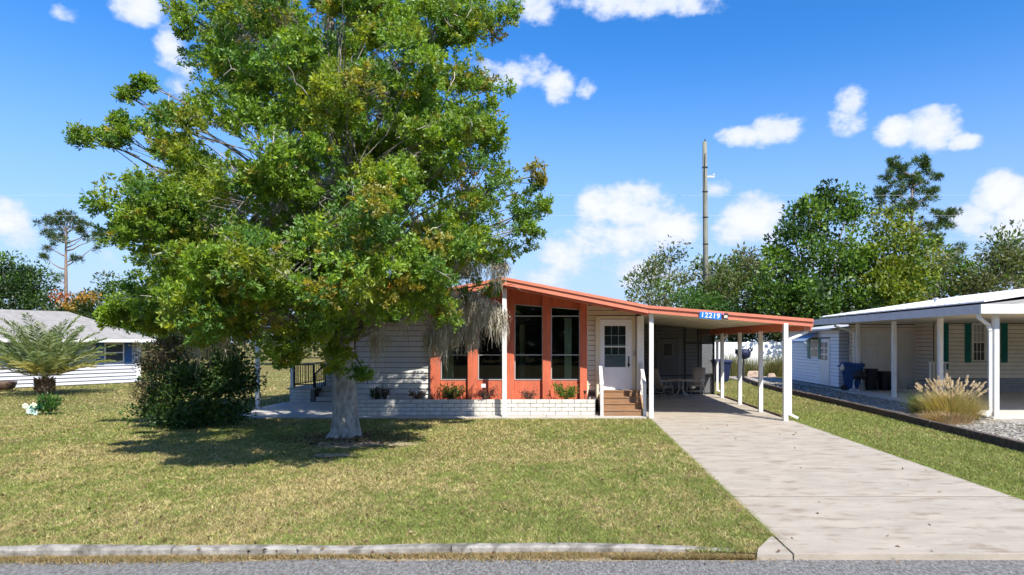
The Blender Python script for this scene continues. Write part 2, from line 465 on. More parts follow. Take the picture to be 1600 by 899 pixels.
# kerb: rolled profile swept along, its right end dipping to the ground
kerb = tag(bpy.data.objects.new('kerb', None), kind='structure'); link(kerb)
def kerb_y(x): return 7.42 + 0.027 * (min(max(x, -9), 3) + 6)
def kerb_run(x0, x1, end=False):
    n = max(2, int((x1 - x0) / 0.25)); mb = MB(); pr = []
    for i in range(n + 1):
        x = x0 + (x1 - x0) * i / n; t = i / n
        hgt = 0.052 + rnd.uniform(-.006, .006) + 0.008 * math.sin(x * 0.9) + 0.005 * math.sin(x * 3.1); yb_ = kerb_y(x) + 0.01 * math.sin(x * 0.7) + rnd.uniform(-.008, .008)
        if end: hgt *= (1 - t ** 2.2) * 1.0 + 0.02; yb_ -= 0.12 * t ** 2.5
        pr.append([(x, yb_ - .11, -0.06), (x, yb_ - .105, hgt * .5), (x, yb_ - .085, hgt * .92), (x, yb_ - .06, hgt), (x, yb_, hgt), (x, yb_ + .02, -0.03)])
    vs = [p for q in pr for p in q]; fs = []
    for i in range(n):
        for k in range(5): a = i * 6 + k; fs.append((a, a + 6, a + 7, a + 1))
    fs.append((0, 1, 2, 3, 4, 5)); fs.append(tuple(n * 6 + k for k in (5, 4, 3, 2, 1, 0)))
    return mb.add(vs, fs)
xs = [-40, -31, -22, -13.2, -10.2, -7.2, -4.25, -1.25]
for a, b in zip(xs[:-1], xs[1:]): kerb_run(a, b - 0.014).build('kerb_stone', KERB, kerb, smooth=False)
kerb_run(-1.25, 1.85, True).build('kerb_stone', KERB, kerb)
for a, b in ((9.2, 12.4), (12.4, 20)): kerb_run(a, b - 0.014).build('kerb_stone', KERB, kerb)
# driveway: cast slabs with open joints
drive = tag(bpy.data.objects.new('driveway', None), kind='structure'); link(drive)
DX0, DX1 = 2.42, 6.42
ys = [7.26, 10.0, 13.1, 16.6, 20.05, 23.2, 26.4, 29.6]
for i, (a, b) in enumerate(zip(ys[:-1], ys[1:])):
    w = 0.10 if a < 20 else 0.0
    MB().box(DX0, DX1 + w, a, b - 0.055, -0.05, 0.022).build('slab', CONC, drive, bevel=0.004)
MB().prism([(DX0 - 0.012, 7.27), (DX0 - 0.012, 8.0), (2.10, 7.48), (2.03, 7.27)], -0.05, 0.010).build('slab', CONC, drive)
MB().prism([(DX1 + .112, 7.22), (DX1 + .5, 7.22), (DX1 + .112, 7.95)], -0.05, 0.010).build('slab', CONC, drive)
MB().box(DX0 + .01, DX1, 7.3, 29.6, -0.06, 0.012).build('joint_fill', TIMBER, drive)
# concrete apron and side patio along the house
ap = tag(bpy.data.objects.new('apron', None), kind='structure'); link(ap)
axs = [-9.6, -6.6, -3.6, -0.6, DX0 - 0.02]
for a, b in zip(axs[:-1], axs[1:]): MB().box(a, b - 0.012, 20.22, 21.9, -0.05, 0.045).build('slab', CONC2, ap, bevel=0.01)
MB().box(-9.9, -6.8, 21.92, 25.5, -0.05, 0.043).build('slab', CONC2, ap)
MB().box(-10.5, -9.63, 20.7, 25.5, -0.05, 0.040).build('slab', CONC2, ap)
# bare soil patches
def blob(name, c, rx, ry, z, mat, n=72, seed=0):
    r = random.Random(seed); ph = [r.uniform(0, 6.28) for _ in range(5)]
    pts = []
    for i in range(n):
        a = 2 * math.pi * i / n; k = 1 + 0.18 * math.sin(2 * a + ph[0]) + 0.13 * math.sin(3 * a + ph[1]) + 0.09 * math.sin(5 * a + ph[2]) + .08 * math.sin(9 * a + ph[3]) + .08 * math.sin(17 * a + ph[4]) + r.uniform(-.07, .07)
        pts.append((c[0] + rx * k * math.cos(a), c[1] + ry * k * math.sin(a), z))
    return tag(MB().add(pts, [tuple(range(n))]).build(name, mat), kind='structure')
BARE = [(G(15, 690), 0.8, 0.42), (G(668, 710), 0.8, 0.42), (G(545, 694), 1.0, 0.75), (G(605, 694), 0.8, 0.5), (G(520, 712), .5, .35)]
for i, (c, a, b) in enumerate(BARE):
    if i > 1: blob('bare_soil', c, a * .72, b * .72, 0.004 + 0.001 * i, SOIL, seed=i)
# neighbour's gravel bed and patio
tag(MB().prism([(9.85, 13), (13.2, 13), (13.3, 19.6), (13.3, 45), (10.4, 45), (9.95, 30)], -0.05, 0.03).build('gravel_bed', M('gravel_ground', (0.36, 0.33, 0.295), .95, .45, 30, .8, 70, col2=(.18, .155, .12), c2=(.5, .68), s2=3)), kind='structure')
npatio = tag(bpy.data.objects.new('neighbour_patio', None), kind='structure'); link(npatio)
for a, b in ((19.9, 23.4), (23.4, 26.9), (26.9, 32.2)):
    MB().box(12.45, 22, a, b - 0.012, -0.05, 0.075).build('slab', M('pale_patio_concrete', (.54, .50, .43), .8, .08, 2), npatio, bevel=0.01)
# fine stones lying on the bed
N = 9000
X = rng.uniform(9.95, 12.4, N); Y = 13.5 + 24 * rng.random(N) ** 1.6
s = rng.uniform(0.012, 0.035, N) * (0.7 + Y / 30)
P = np.zeros((N * 2, 3, 3))
for q in range(2):
    for k in range(3):
        a = rng.uniform(0, .9, N) + k * 2.09
        P[q::2, k, 0] = X + s * np.cos(a); P[q::2, k, 1] = Y + s * np.sin(a); P[q::2, k, 2] = 0.034 + rng.uniform(0, 1.1, N) * s
gc = rng.uniform(0.16, 0.62, (N, 1)) * np.array([1.0, 0.95, 0.88])
tag(quads('gravel', P, MOSS, None, np.repeat(gc, 2, 0)), 'loose pale gravel filling the bed beside the neighbouring carport', 'gravel', kind='stuff')

# ------------------------------------------------------------------ main house
house = empty('mobile_home', (-2, 21.7, 0), 'white sided bungalow with coral red window front and low gable roof', 'house')
RX, RZ, RS = -1.83, 4.15, 0.196
def zr(x): return RZ - RS * abs(x - RX)
YW = 21.7
def under(x): return zr(x) - 0.17
# roof
roof = MB()
for x0, x1 in ((-7.3, RX), (RX, 2.41)):
    roof.hexa([(x0, 20.12, zr(x0) - .14), (x1, 20.12, zr(x1) - .14), (x1, 36, zr(x1) - .14), (x0, 36, zr(x0) - .14)],
              [(x0, 20.12, zr(x0)), (x1, 20.12, zr(x1)), (x1, 36, zr(x1)), (x0, 36, zr(x0))])
roof = roof.build('roof', RED, house)
def slopebar(x0, x1, y0, y1, lo, hi):
    return MB().hexa([(x0, y0, zr(x0) + lo), (x1, y0, zr(x1) + lo), (x1, y1, zr(x1) + lo), (x0, y1, zr(x0) + lo)],
                     [(x0, y0, zr(x0) + hi), (x1, y0, zr(x1) + hi), (x1, y1, zr(x1) + hi), (x0, y1, zr(x0) + hi)])
for x0, x1 in ((-7.3, RX - .002), (RX + .002, 2.41)):
    slopebar(x0, x1, 20.06, 20.115, -.20, -.055).build('fascia', REDT, roof)
    slopebar(x0, x1, 20.02, 20.115, -.05, .035).build('drip_edge', REDT, roof)
    slopebar(x0, x1, 20.14, 20.30, -.27, -.145).build('soffit_beam', RED, roof)
# side porch roof on the left
MB().hexa([(-10.7, 22.6, 2.66), (-7.3, 22.6, 2.92), (-7.3, 36, 2.92), (-10.7, 36, 2.66)], [(-10.7, 22.6, 2.78), (-7.3, 22.6, 3.04), (-7.3, 36, 3.04), (-10.7, 36, 2.78)]).build('porch_roof', WHITE, house)
# red front wall: pilasters, sill panels, headers, windows
PIL = [(674, 689), (732, 747), (788.5, 804), (848, 861), (906, 917)]
for a, b in PIL:
    x0, x1 = XX(a, YW), XX(b, YW)
    pl = MB().prismY([(x0, .30), (x1, .30), (x1, under(x1))] + ([(RX, under(RX))] if x0 < RX < x1 else []) + [(x0, under(x0))], YW - .17, YW + .12)
    pl.build('pilaster', RED, house, bevel=.006)
def wtop(x): return 3.50 - 0.08 * abs(x - RX)
ZB = 1.07
for i in range(4):
    x0, x1 = XX(PIL[i][1], YW), XX(PIL[i + 1][0], YW)
    MB().box(x0, x1, YW, YW + .1, .30, ZB).build('sill_panel', RED, house)
    MB().prismY([(x0, wtop(x0)), (x1, wtop(x1)), (x1, under(x1)), (x0, under(x0))], YW, YW + .1).build('header_panel', RED, house)
    yf0, yf1 = YW - .015, YW + .05; t = .028
    fr = MB()
    fr.box(x0, x1, yf0, yf1, ZB, ZB + t)
    fr.prismY([(x0, ZB + t), (x0 + t, ZB + t), (x0 + t, wtop(x0) - t), (x0, wtop(x0) - t)], yf0, yf1)
    fr.prismY([(x1 - t, ZB + t), (x1, ZB + t), (x1, wtop(x1) - t), (x1 - t, wtop(x1) - t)], yf0, yf1)
    fr.prismY([(x0, wtop(x0) - t), (x1, wtop(x1) - t), (x1, wtop(x1)), (x0, wtop(x0))], yf0, yf1)
    zm = [1.865, 3.10]
    for z in zm: fr.box(x0 + t, x1 - t, yf0 + .01, yf1, z - .014, z + .014)
    win = fr.build('window', ALU, house)
    zz = [ZB + t, zm[0], zm[1], None]
    for k in range(3):
        za = zz[k] + (.014 if k else 0)
        if k < 2: poly = [(x0 + t, za), (x1 - t, za), (x1 - t, zz[k + 1] - .014), (x0 + t, zz[k + 1] - .014)]
        else: poly = [(x0 + t, za), (x1 - t, za), (x1 - t, wtop(x1) - t - .002), (x0 + t, wtop(x0) - t - .002)]
        MB().add([(x, YW + .02, z) for x, z in poly], [(0, 1, 2, 3)]).build('pane', GLASS, win)
# backing walls and inside of the front room
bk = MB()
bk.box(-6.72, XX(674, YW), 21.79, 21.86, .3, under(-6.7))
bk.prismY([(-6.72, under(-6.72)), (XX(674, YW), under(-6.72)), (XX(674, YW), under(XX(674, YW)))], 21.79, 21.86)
bk.build('wall', LAP_SHADE, house)
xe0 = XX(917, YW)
MB().prismY([(xe0, .3), (2.40, .3), (2.40, under(2.40)), (xe0, under(xe0))], 21.93, 22.0).build('wall', LAP_SHADE, house)
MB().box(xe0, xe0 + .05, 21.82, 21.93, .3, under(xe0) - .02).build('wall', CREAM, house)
MB().box(2.33, 2.41, 22.0, 36, 0, 3.13).build('wall', SIDING, house)
MB().box(-6.75, -6.68, 21.86, 36, 0, 3.0).build('wall', SIDING, house)
MB().prismY([(-6.75, 0), (2.41, 0), (2.41, under(2.41)), (RX, under(RX)), (-6.75, under(-6.75))], 35.8, 35.95).build('wall', SIDING, house)
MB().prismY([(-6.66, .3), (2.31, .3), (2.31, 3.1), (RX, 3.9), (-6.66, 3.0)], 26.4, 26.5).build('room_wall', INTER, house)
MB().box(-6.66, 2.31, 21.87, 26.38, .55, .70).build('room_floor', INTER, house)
# curtains: pleated sheets standing inside
def curtain(x0, x1, z0, z1, y):
    n = 26; vs = []
    for i in range(n + 1):
        x = x0 + (x1 - x0) * i / n; yy = y + .035 * math.sin(i * 1.9)
        vs += [(x, yy, z0), (x, yy, z1)]
    MB().add(vs, [(2 * i, 2 * i + 2, 2 * i + 3, 2 * i + 1) for i in range(n)]).build('curtain', CURT, house)
curtain(XX(690, 21.93), XX(709, 21.93), .75, 2.75, 21.93)
curtain(XX(882, 21.93), XX(893, 21.93), .75, 3.05, 21.93)
curtain(XX(812, 24.5), XX(820, 24.5), .9, 2.9, 24.5)
MB().lathe([(.02, 0), (.16, .02), (.13, .10), (.03, .16), (.012, .5)], (XX(806, 22.6), 22.6, 3.2)).build('hanging_lamp', M('brass_shade', (.75, .55, .25), .4, .05), house, smooth=True)
# lap siding, one board at a time
def boards(parent, x0, x1, z0, z1, y, mat, pitch=.165, top=None, holes=(), proud=.042):
    z = z0
    while z < z1 - .02:
        h = min(pitch, z1 - z)
        segs = [(x0, x1)]
        for hx0, hx1, hz0, hz1 in holes:
            if z + h * .5 > hz0 and z + h * .5 < hz1:
                ns = []
                for a, b in segs:
                    if hx0 > a: ns.append((a, min(b, hx0)))
                    if hx1 < b: ns.append((max(a, hx1), b))
                segs = ns
        for a, b in segs:
            ra, rb = a, b
            if top:
                while rb > ra + .02 and top(rb) < z + .03: rb -= .02
                while ra < rb - .02 and top(ra) < z + .03: ra += .02
            if rb - ra < .03: continue
            MB().add([(ra, y - proud, z), (rb, y - proud, z), (rb, y + .012, z), (ra, y + .012, z), (ra, y - .004, z + h - .017), (rb, y - .004, z + h - .017), (rb, y + .012, z + h - .017), (ra, y + .012, z + h - .017)],
                     [(0, 3, 2, 1), (4, 5, 6, 7), (0, 1, 5, 4), (1, 2, 6, 5), (2, 3, 7, 6), (3, 0, 4, 7)]).build('siding_board', mat, parent)
        z += pitch
boards(house, -6.72, XX(673.5, YW), .46, 3.7, 21.775, SIDING, .168, top=lambda x: under(x))
MB().box(-6.80, -6.72, 21.71, 21.80, .3, 3.02).build('corner_trim', DARK, house)
boards(house, xe0 + .05, 2.225, .42, 3.6, 21.915, CREAM, .16, top=lambda x: under(x), holes=[(.922, 2.219, 0, 3.09)])
# entrance door
dx0, dx1, dz0, dz1 = 1.088, 2.094, .76, 3.0
MB().box(.924, dx0, 21.85, 21.925, .42, dz1 + .02).build('door_trim', CREAM, house, bevel=.005)
MB().box(dx1, 2.217, 21.85, 21.925, .42, dz1 + .02).build('door_trim', CREAM, house, bevel=.005)
MB().box(.924, 2.217, 21.845, 21.925, dz1 + .02, dz1 + .11).build('door_trim', CREAM, house, bevel=.005)
wx0, wx1, wz0, wz1 = XX(944.5, 21.88), XX(977.5, 21.88), ZZ(574, 21.88), ZZ(509.5, 21.88)
dm = MB()
dm.box(dx0, wx0, 21.87, 21.91, dz0, dz1); dm.box(wx1, dx1, 21.87, 21.91, dz0, dz1)
dm.box(wx0, wx1, 21.87, 21.91, dz0, wz0); dm.box(wx0, wx1, 21.87, 21.91, wz1, dz1)
door = dm.build('door', M('white_door', (.74, .75, .76), .4, .03), house)
MB().add([(wx0, 21.895, wz0), (wx1, 21.895, wz0), (wx1, 21.895, wz1), (wx0, 21.895, wz1)], [(0, 1, 2, 3)]).build('pane', GLASS, door)
gm = MB(); ww = wx1 - wx0; gz = wz0 + (wz1 - wz0) * .30
for k in (1, 2): gm.box(wx0 + ww * k / 3 - .012, wx0 + ww * k / 3 + .012, 21.905, 21.918, gz, wz1)
for k in range(0, 3): z = gz + (wz1 - gz) * k / 3; gm.box(wx0, wx1, 21.903, 21.92, z - .012, z + .012)
gm.build('glazing_bar', WHITE, door)
B('sash_rail', WHITE, door, wx0, wx1, 21.872, 21.90, ZZ(542, 21.88) - .02, ZZ(542, 21.88) + .02)
MB().box(wx0, wx1, 21.908, 21.925, wz0, gz - .012).build('kick_panel', M('grey_door_panel', (.30, .30, .31), .5, .05), door)
MB().box(1.975, 2.01, 21.83, 21.87, ZZ(574, 21.88), ZZ(557, 21.88)).lathe([(.03, 0), (.04, .05), (.02, .10)], (1.993, 21.845, ZZ(572, 21.88)), 10).build('handle', BLACK, door)
B('threshold', ALU, door, dx0, dx1, 21.80, 21.87, dz0 - .035, dz0)
MB().box(2.235, 2.455, 21.60, 21.82, .3, 3.10).build('corner_column', WHITE, house, bevel=.008)
B('meter_box', M('grey_box', (.4, .4, .4), .5, .05), house, 2.13, 2.20, 21.80, 21.845, 1.83, 2.0)
B('outlet_box', WHITE, house, XX(752, 21.5), XX(759, 21.5), 21.46, 21.53, ZZ(606, 21.5), ZZ(600, 21.5), bevel=.008)
# ridge post at the front
MB().box(-1.915, -1.785, 20.34, 20.47, .045, zr(-1.85) - .272).build('post', WHITE, house, bevel=.012)
B('post', WHITE, house, -10.42, -10.30, 22.85, 22.97, 0.04, 2.70, bevel=.012)
# rear wing wall seen past the tree, brick porch, steps and railing
MB().box(-9.5, -6.76, 27.0, 27.1, 0, 2.9).build('wall', LAP_SHADE, house)
boards(house, -9.5, -6.8, .55, 2.85, 26.985, SIDING, .168)

porch = empty('side_porch', (-9.9, 25.6, 0), 'low white block porch with black iron railing beside the house', 'porch')
px0, px1 = -10.38, -9.45
MB().box(px0 + .02, px1 - .02, 25.64, 33, 0, .50).build('porch_base', MORTAR, porch)
MB().box(px0 - .08, px1 + .02, 25.55, 33, .50, .56).build('porch_floor', CONC2, porch, bevel=.01)
bm = MB().box(0, .382, 0, .10, 0, .104).mesh('brick'); bm.materials.append(BRICK)
bh = MB().box(0, .19, 0, .10, 0, .112).mesh('brick_half'); bh.materials.append(BRICK)
for r in range(4):
    x = px0
    if r % 2: piece('brick', bh, porch, (x, 25.6, .02 + r * .12)); x += .2
    while x < px1 - .2:
        if x + .39 <= px1 + .02: piece('brick', bm, porch, (x, 25.6, .02 + r * .12)); x += .395
        else: piece('brick', bh, porch, (x, 25.6, .02 + r * .12)); x += .2
for k in range(3): B('step', CONC2, porch, -9.40, -8.0, 25.60 + k * .3, 26.95, .045 + k * .17 + .003, .045 + (k + 1) * .17, bevel=.01)
B('post', WHITE, porch, -10.36, -10.25, 25.62, 25.73, .56, 2.62)
def iron(name, a, b, n, drop=0.0):
    m = MB(); a, b = Vector(a), Vector(b)
    m.bar(a + Vector((0, 0, .86)), b + Vector((0, 0, .86)), .05, .035); m.bar(a + Vector((0, 0, .12)), b + Vector((0, 0, .12)), .035)
    for i in range(n + 1):
        p = a.lerp(b, i / n); m.bar(p + Vector((0, 0, .12 if 0 < i < n else 0)), p + Vector((0, 0, .86)), .018 if 0 < i < n else .045)
    m.build(name, BLACK, porch)
iron('railing', (-10.22, 25.68, .56), (-9.5, 25.68, .56), 7)
iron('railing', (-9.47, 25.75, .22), (-9.47, 26.8, .56), 5)
iron('railing', (-10.33, 25.9, .56), (-10.33, 31, .56), 24)

# carport
car = empty('carport', (4.6, 24, 0), 'open carport with cream ceiling, coral fascia and slim white posts', 'carport')
A0, A1 = Vector((2.415, 20.1)), Vector((7.0, 19.4))
def zc(x): return 3.318 - (x - 2.41) * (3.318 - 2.895) / 4.59
croof = MB().hexa([(2.415, 20.12, zc(2.41) - .15), (6.98, 19.43, zc(7) - .15), (6.98, 36, zc(7) - .12), (2.415, 36, zc(2.41) - .12)],
                  [(2.415, 20.12, zc(2.41) - .005), (6.98, 19.43, zc(7) - .005), (6.98, 36, zc(7)), (2.415, 36, zc(2.41))]).build('roof', SOFFIT, car)
def edgebar(o0, o1, lo, hi):
    b = []
    for (hh) in (lo, hi):
        b.append([(A0.x, A0.y + o0, zc(A0.x) + hh), (A1.x, A1.y + o0, zc(A1.x) + hh), (A1.x, A1.y + o1, zc(A1.x) + hh), (A0.x, A0.y + o1, zc(A0.x) + hh)])
    return MB().hexa(*b)
edgebar(-.04, .015, -.185, -.055).build('fascia', REDT, croof)
edgebar(-.08, .015, -.05, .035).build('drip_edge', REDT, croof)
for i in range(1, 16):   # seams of the ceiling pans
    x = 2.42 + i * .30; y0 = 20.1 - (x - 2.41) * .152 + .05
    MB().hexa([(x, y0, zc(x) - .166), (x + .03, y0, zc(x) - .166), (x + .03, 29.4, zc(x) - .14), (x, 29.4, zc(x) - .14)],
              [(x, y0, zc(x) - .148), (x + .03, y0, zc(x) - .148), (x + .03, 29.4, zc(x) - .118), (x, 29.4, zc(x) - .118)]).build('ceiling_seam', SOFFIT, croof)
MB().box(6.86, 6.99, 19.47, 36, 2.60, 2.86).build('side_gutter', REDT, car)
MB().box(6.20, 6.34, 19.6, 36, 2.62, zc(6.4) - .13).build('beam', RED, car)
for (x, y) in ((2.52, 20.3), (6.26, 19.42 + .1), (6.27, 22.05), (6.27, 24.7), (6.27, 27.5)):
    MB().box(x - .065, x + .065, y - .065, y + .065, .02, zc(x) - .16 if y < 21 else 2.62).build('post', WHITE, car, bevel=.012)
def spout(pts, r=.045, name='downspout', par=None):
    m = MB()
    for a, b in zip(pts[:-1], pts[1:]):
        a, b = Vector(a), Vector(b); d = (b - a).normalized() * .03
        m.bar(a - d, b + d, .10, .075)
    return m.build(name, WHITE, par, bevel=.015)
spout([(6.90, 19.62, 2.68), (6.90, 19.62, 2.56), (6.42, 19.62, 2.36), (6.42, 19.62, .2), (6.62, 19.60, .10)], par=car)
spout([(6.86, 29.2, 2.62), (6.86, 29.2, 2.52), (6.45, 29.2, 2.30), (6.45, 29.2, .22), (6.68, 29.2, .12)], par=car)
# number plate on the fascia
yp = 19.6
sg = empty('house_number_sign', (XX(1110, yp), yp, ZZ(496, yp)), 'blue house number plate reading 12219 on the carport fascia', 'sign')
ang = math.atan2(A1.y - A0.y, A1.x - A0.x); til = math.atan2(-.423, 4.59)
def fasp(px): # point on the fascia front
    k = .0
    for _ in range(8):
        y = A0.y + (k - A0.x) * (A1.y - A0.y) / (A1.x - A0.x) - .06; k = XX(px, y)
    return Vector((k, y, zc(k) - .10))
c = fasp(1110); sg.location = c; sg.rotation_euler = (0, -til, ang)
MB().box(-.31, .31, -.035, -.02, -.115, .075).build('plate', SIGNB, sg, local=True, bevel=.004)
tcu = bpy.data.curves.new('digits', 'FONT'); tcu.body = '12219'; tcu.size = .20; tcu.align_x = 'CENTER'; tcu.align_y = 'CENTER'; tcu.extrude = .004; tcu.space_character = 1.12; tcu.offset = .004
to = link(bpy.data.objects.new('digits', tcu), sg); to.rotation_euler = (R(90), 0, 0); to.location = (0, -.042, -.02); tcu.materials.append(WHITE)
bpy.context.view_layer.update(); dme = bpy.data.meshes.new_from_object(to); dme.name = 'digits'; bpy.data.objects.remove(to)
to = link(bpy.data.objects.new('digits', dme), sg); to.rotation_euler = (R(90), 0, 0); to.location = (0, -.042, -.02)
MB().box(.36, .50, -.05, -.02, -.09, .09).build('emblem', DARK, sg, local=True, bevel=.004)
MB().box(.385, .485, -.056, -.051, -.05, .03).build('emblem_face', M('pale_emblem', (.6, .55, .45), .5, .05), sg, local=True)
MB().box(.335, .375, -.054, -.03, .04, .09).build('emblem_flower', M('pink_emblem', (.8, .25, .4), .5, .05), sg, local=True)

# screened room at the end of the carport
scr = empty('screen_room', (4.4, 29.5, 0), 'dark screened room closing the far end of the carport', 'screen room')
ysr = 29.5; mem = [2.43, XX(1022, ysr), XX(1070, ysr), XX(1091, ysr), 6.36]
for x in mem: B('upright', DARK, scr, x - .04, x + .04, ysr - .03, ysr + .03, .02, zc(x) - .16)
for a, b in zip(mem[:-1], mem[1:]):
    B('rail', DARK, scr, a + .04, b - .04, ysr - .025, ysr + .025, .02, .10)
    if a > 5: B('rail', DARK, scr, a + .04, b - .04, ysr - .025, ysr + .025, 2.2, 2.27)
    B('rail', DARK, scr, a + .04, b - .04, ysr - .025, ysr + .025, .80, .85)
    MB().add([(a, ysr, .1), (b, ysr, .1), (b, ysr, zc(b) - .15), (a, ysr, zc(a) - .15)], [(0, 1, 2, 3)]).build('screen', SCREEN, scr)
B('kick_panel', M('pale_kick_panel', (.5, .5, .5), .6, .05), scr, mem[3] + .04, mem[4] - .04, ysr + .026, ysr + .04, .10, .80)
MB().box(2.43, 6.4, 32.2, 32.3, 0, 3.2).build('wall', LAP_SHADE, scr)
MB().box(6.36, 6.42, 29.56, 36, 0, .8).build('side_wall', SIDING, scr)
MB().add([(6.38, 29.56, .8), (6.38, 36, .8), (6.38, 36, 2.75), (6.38, 29.56, 2.75)], [(0, 1, 2, 3)]).build('screen', SCREEN, scr)
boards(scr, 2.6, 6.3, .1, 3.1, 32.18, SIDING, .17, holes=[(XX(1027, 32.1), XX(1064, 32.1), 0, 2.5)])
ddx0, ddx1 = XX(1030, 32.1), XX(1061, 32.1)
sd2 = B('door', M('grey_white_door', (.5, .5, .5), .5, .04), scr, ddx0, ddx1, 32.12, 32.18, .05, 2.42)
for a, b in ((ddx0 - .09, ddx0), (ddx1, ddx1 + .09)): B('door_trim', WHITE, scr, a, b, 32.10, 32.18, .05, 2.5)
B('pane', BLACK, sd2, XX(1037, 32.1), XX(1050, 32.1), 32.105, 32.115, ZZ(556, 32.1), ZZ(537, 32.1))
B('pane_frame', WHITE, sd2, XX(1035.5, 32.1), XX(1051.5, 32.1), 32.115, 32.119, ZZ(557.5, 32.1), ZZ(535.5, 32.1))

# planter of painted blocks in front of the windows
pl = empty('planter', (-2.8, 20.85, 0), 'long low planter of white painted blocks under the red windows', 'planter')
PX0, PX1, PY = XX(553, 20.85), XX(931, 20.85), 20.85
MB().box(PX0 + .012, PX1 - .012, PY + .03, PY + .10, .045, .512).box(PX1 - .10, PX1 - .03, PY + .1, 21.5, .045, .515).build('mortar_core', MORTAR, pl)
MB().box(PX0 + .02, PX1 - .1, PY + .1, 21.69, .05, .46).build('soil', MULCH, pl)
for r in range(4):
    z = .05 + r * .121; x = PX0; first = True
    while x < PX1 - .08:
        w = .19 if (first and r % 2) else .385
        if x + w > PX1 - .12: w = PX1 - x
        first = False
        jit = rnd.uniform(-.006, .006)
        MB().box(x + .005, x + w - .010, PY + jit, PY + .09, z, z + .104).build('brick', BRICK, pl, bevel=.006)
        x += w
    y = PY + .11 + (.2 if r % 2 else 0)
    while y < 21.4:
        MB().box(PX1 - .09, PX1 + rnd.uniform(-.004, .005), y, min(y + .372, 21.5), z, z + .104).build('brick', BRICK, pl, bevel=.006); y += .385

# entrance steps with white rails
st = empty('entrance_steps', (1.7, 20.6, 0), 'weathered brown wooden steps with white handrails below the white door', 'steps')
S0, S1 = 1.10, 2.30
for k in range(4):
    y = 20.62 + k * .27; z = .05 + k * .175
    B('riser', WOOD, st, S0, S1, y, y + .022, z, z + .14, bevel=.004)
    B('tread', WOOD, st, S0 - .01, S1 + .01, y - .02, y + (.29 if k < 3 else .40), z + .142, z + .175, bevel=.006)
for x in (S0 - .06, S1 + .015):
    MB().add([(x, 20.64, .05), (x, 21.6, .05), (x, 21.6, .70), (x, 20.64, .12), (x + .045, 20.64, .05), (x + .045, 21.6, .05), (x + .045, 21.6, .70), (x + .045, 20.64, .12)],
             [(0, 3, 2, 1), (4, 5, 6, 7), (0, 1, 5, 4), (1, 2, 6, 5), (2, 3, 7, 6), (3, 0, 4, 7)]).build('stringer', WOOD, st)
for x, sgn in ((S0 - .03, -1), (S1 + .06, 1)):
    B('rail_post', WHITE, st, x - .045, x + .045, 20.56, 20.65, .045, 1.0, bevel=.006)
    B('rail_post', WHITE, st, x - .045, x + .045, 21.50, 21.59, .045, 1.62, bevel=.006)
    MB().bar((x, 20.56, .98), (x, 21.6, 1.62), .10, .045).build('handrail', WHITE, st)
    MB().bar((x, 20.62, .36), (x, 21.55, .95), .05, .05).build('lower_rail', WHITE, st)
    for k in range(5):
        y = 20.78 + k * .155; t = (y - 20.56) / 1.04
        MB().box(x - .02, x + .02, y - .02, y + .02, .33 + t * .60, .97 + t * .62).build('baluster', WHITE, st)

# ------------------------------------------------------------------ neighbour on the right
nb = empty('neighbour_house', (16, 30, 0), 'beige sided house with white metal roof and covered patio', 'house')
EX, EY0, EY1 = 12.0, 19.8, 33.2
MB().hexa([(12.1, 20.0, 3.26), (26, 20.0, 4.6), (26, 33.2, 4.6), (12.1, 33.2, 3.26)], [(12.05, 19.95, 3.36), (26, 19.95, 5.05), (26, 33.2, 5.05), (12.05, 33.2, 3.36)]).build('ceiling_panel', GROOF, nb)
nroof = MB()
nroof.hexa([(12.35, 20.2, 3.46), (19, 20.2, 4.44), (19, 33.3, 4.44), (12.35, 33.3, 3.46)], [(12.35, 20.2, 3.50), (19, 20.2, 4.48), (19, 33.3, 4.48), (12.35, 33.3, 3.50)])
nroof.hexa([(19, 20.2, 4.44), (26, 20.2, 3.46), (26, 33.3, 3.46), (19, 33.3, 4.44)], [(19, 20.2, 4.48), (26, 20.2, 3.50), (26, 33.3, 3.50), (19, 33.3, 4.48)])
nroof = nroof.build('roof', ROOFW, nb)
for i in range(32):
    y = 20.25 + i * .41
    MB().bar((12.36, y, 3.512), (18.99, y, 4.489), .05, .035).build('roof_rib', ROOFW, nroof)
MB().lathe([(.06, 0), (.06, .18), (.10, .18), (.10, .22)], (14.6, 27, 3.80), 10).build('vent_pipe', ROOFG, nroof)
B('eave_fascia', ROOFG, nb, 11.98, 12.06, 19.83, 33.2, 3.10, 3.36)
B('front_fascia', WHITE, nb, 11.98, 26, 19.72, 19.825, 3.10, 3.37)
MB().add([(12.06, 19.9, 3.12), (26, 19.9, 3.12), (26, 33, 3.12), (12.06, 33, 3.12)], [(0, 3, 2, 1)]).build('ceiling', SOFFIT, nb)
for (x, y) in ((12.66, 20.15), (12.92, 23.6), (13.05, 27.2), (13.22, 31.0)):
    B('post', WHITE, nb, x - .075, x + .075, y - .075, y + .075, .03, 3.11, bevel=.012)
spout([(12.05, 19.95, 3.08), (12.05, 19.95, 2.98), (12.42, 20.1, 2.78), (12.47, 20.1, 2.6), (12.47, 20.1, .25), (12.25, 19.95, .12)], par=nb)
spout([(12.2, 31.0, 3.08), (12.2, 31.0, 3.0), (13.05, 31.0, 2.72), (13.05, 31.0, .2), (12.85, 30.9, .1)], par=nb)
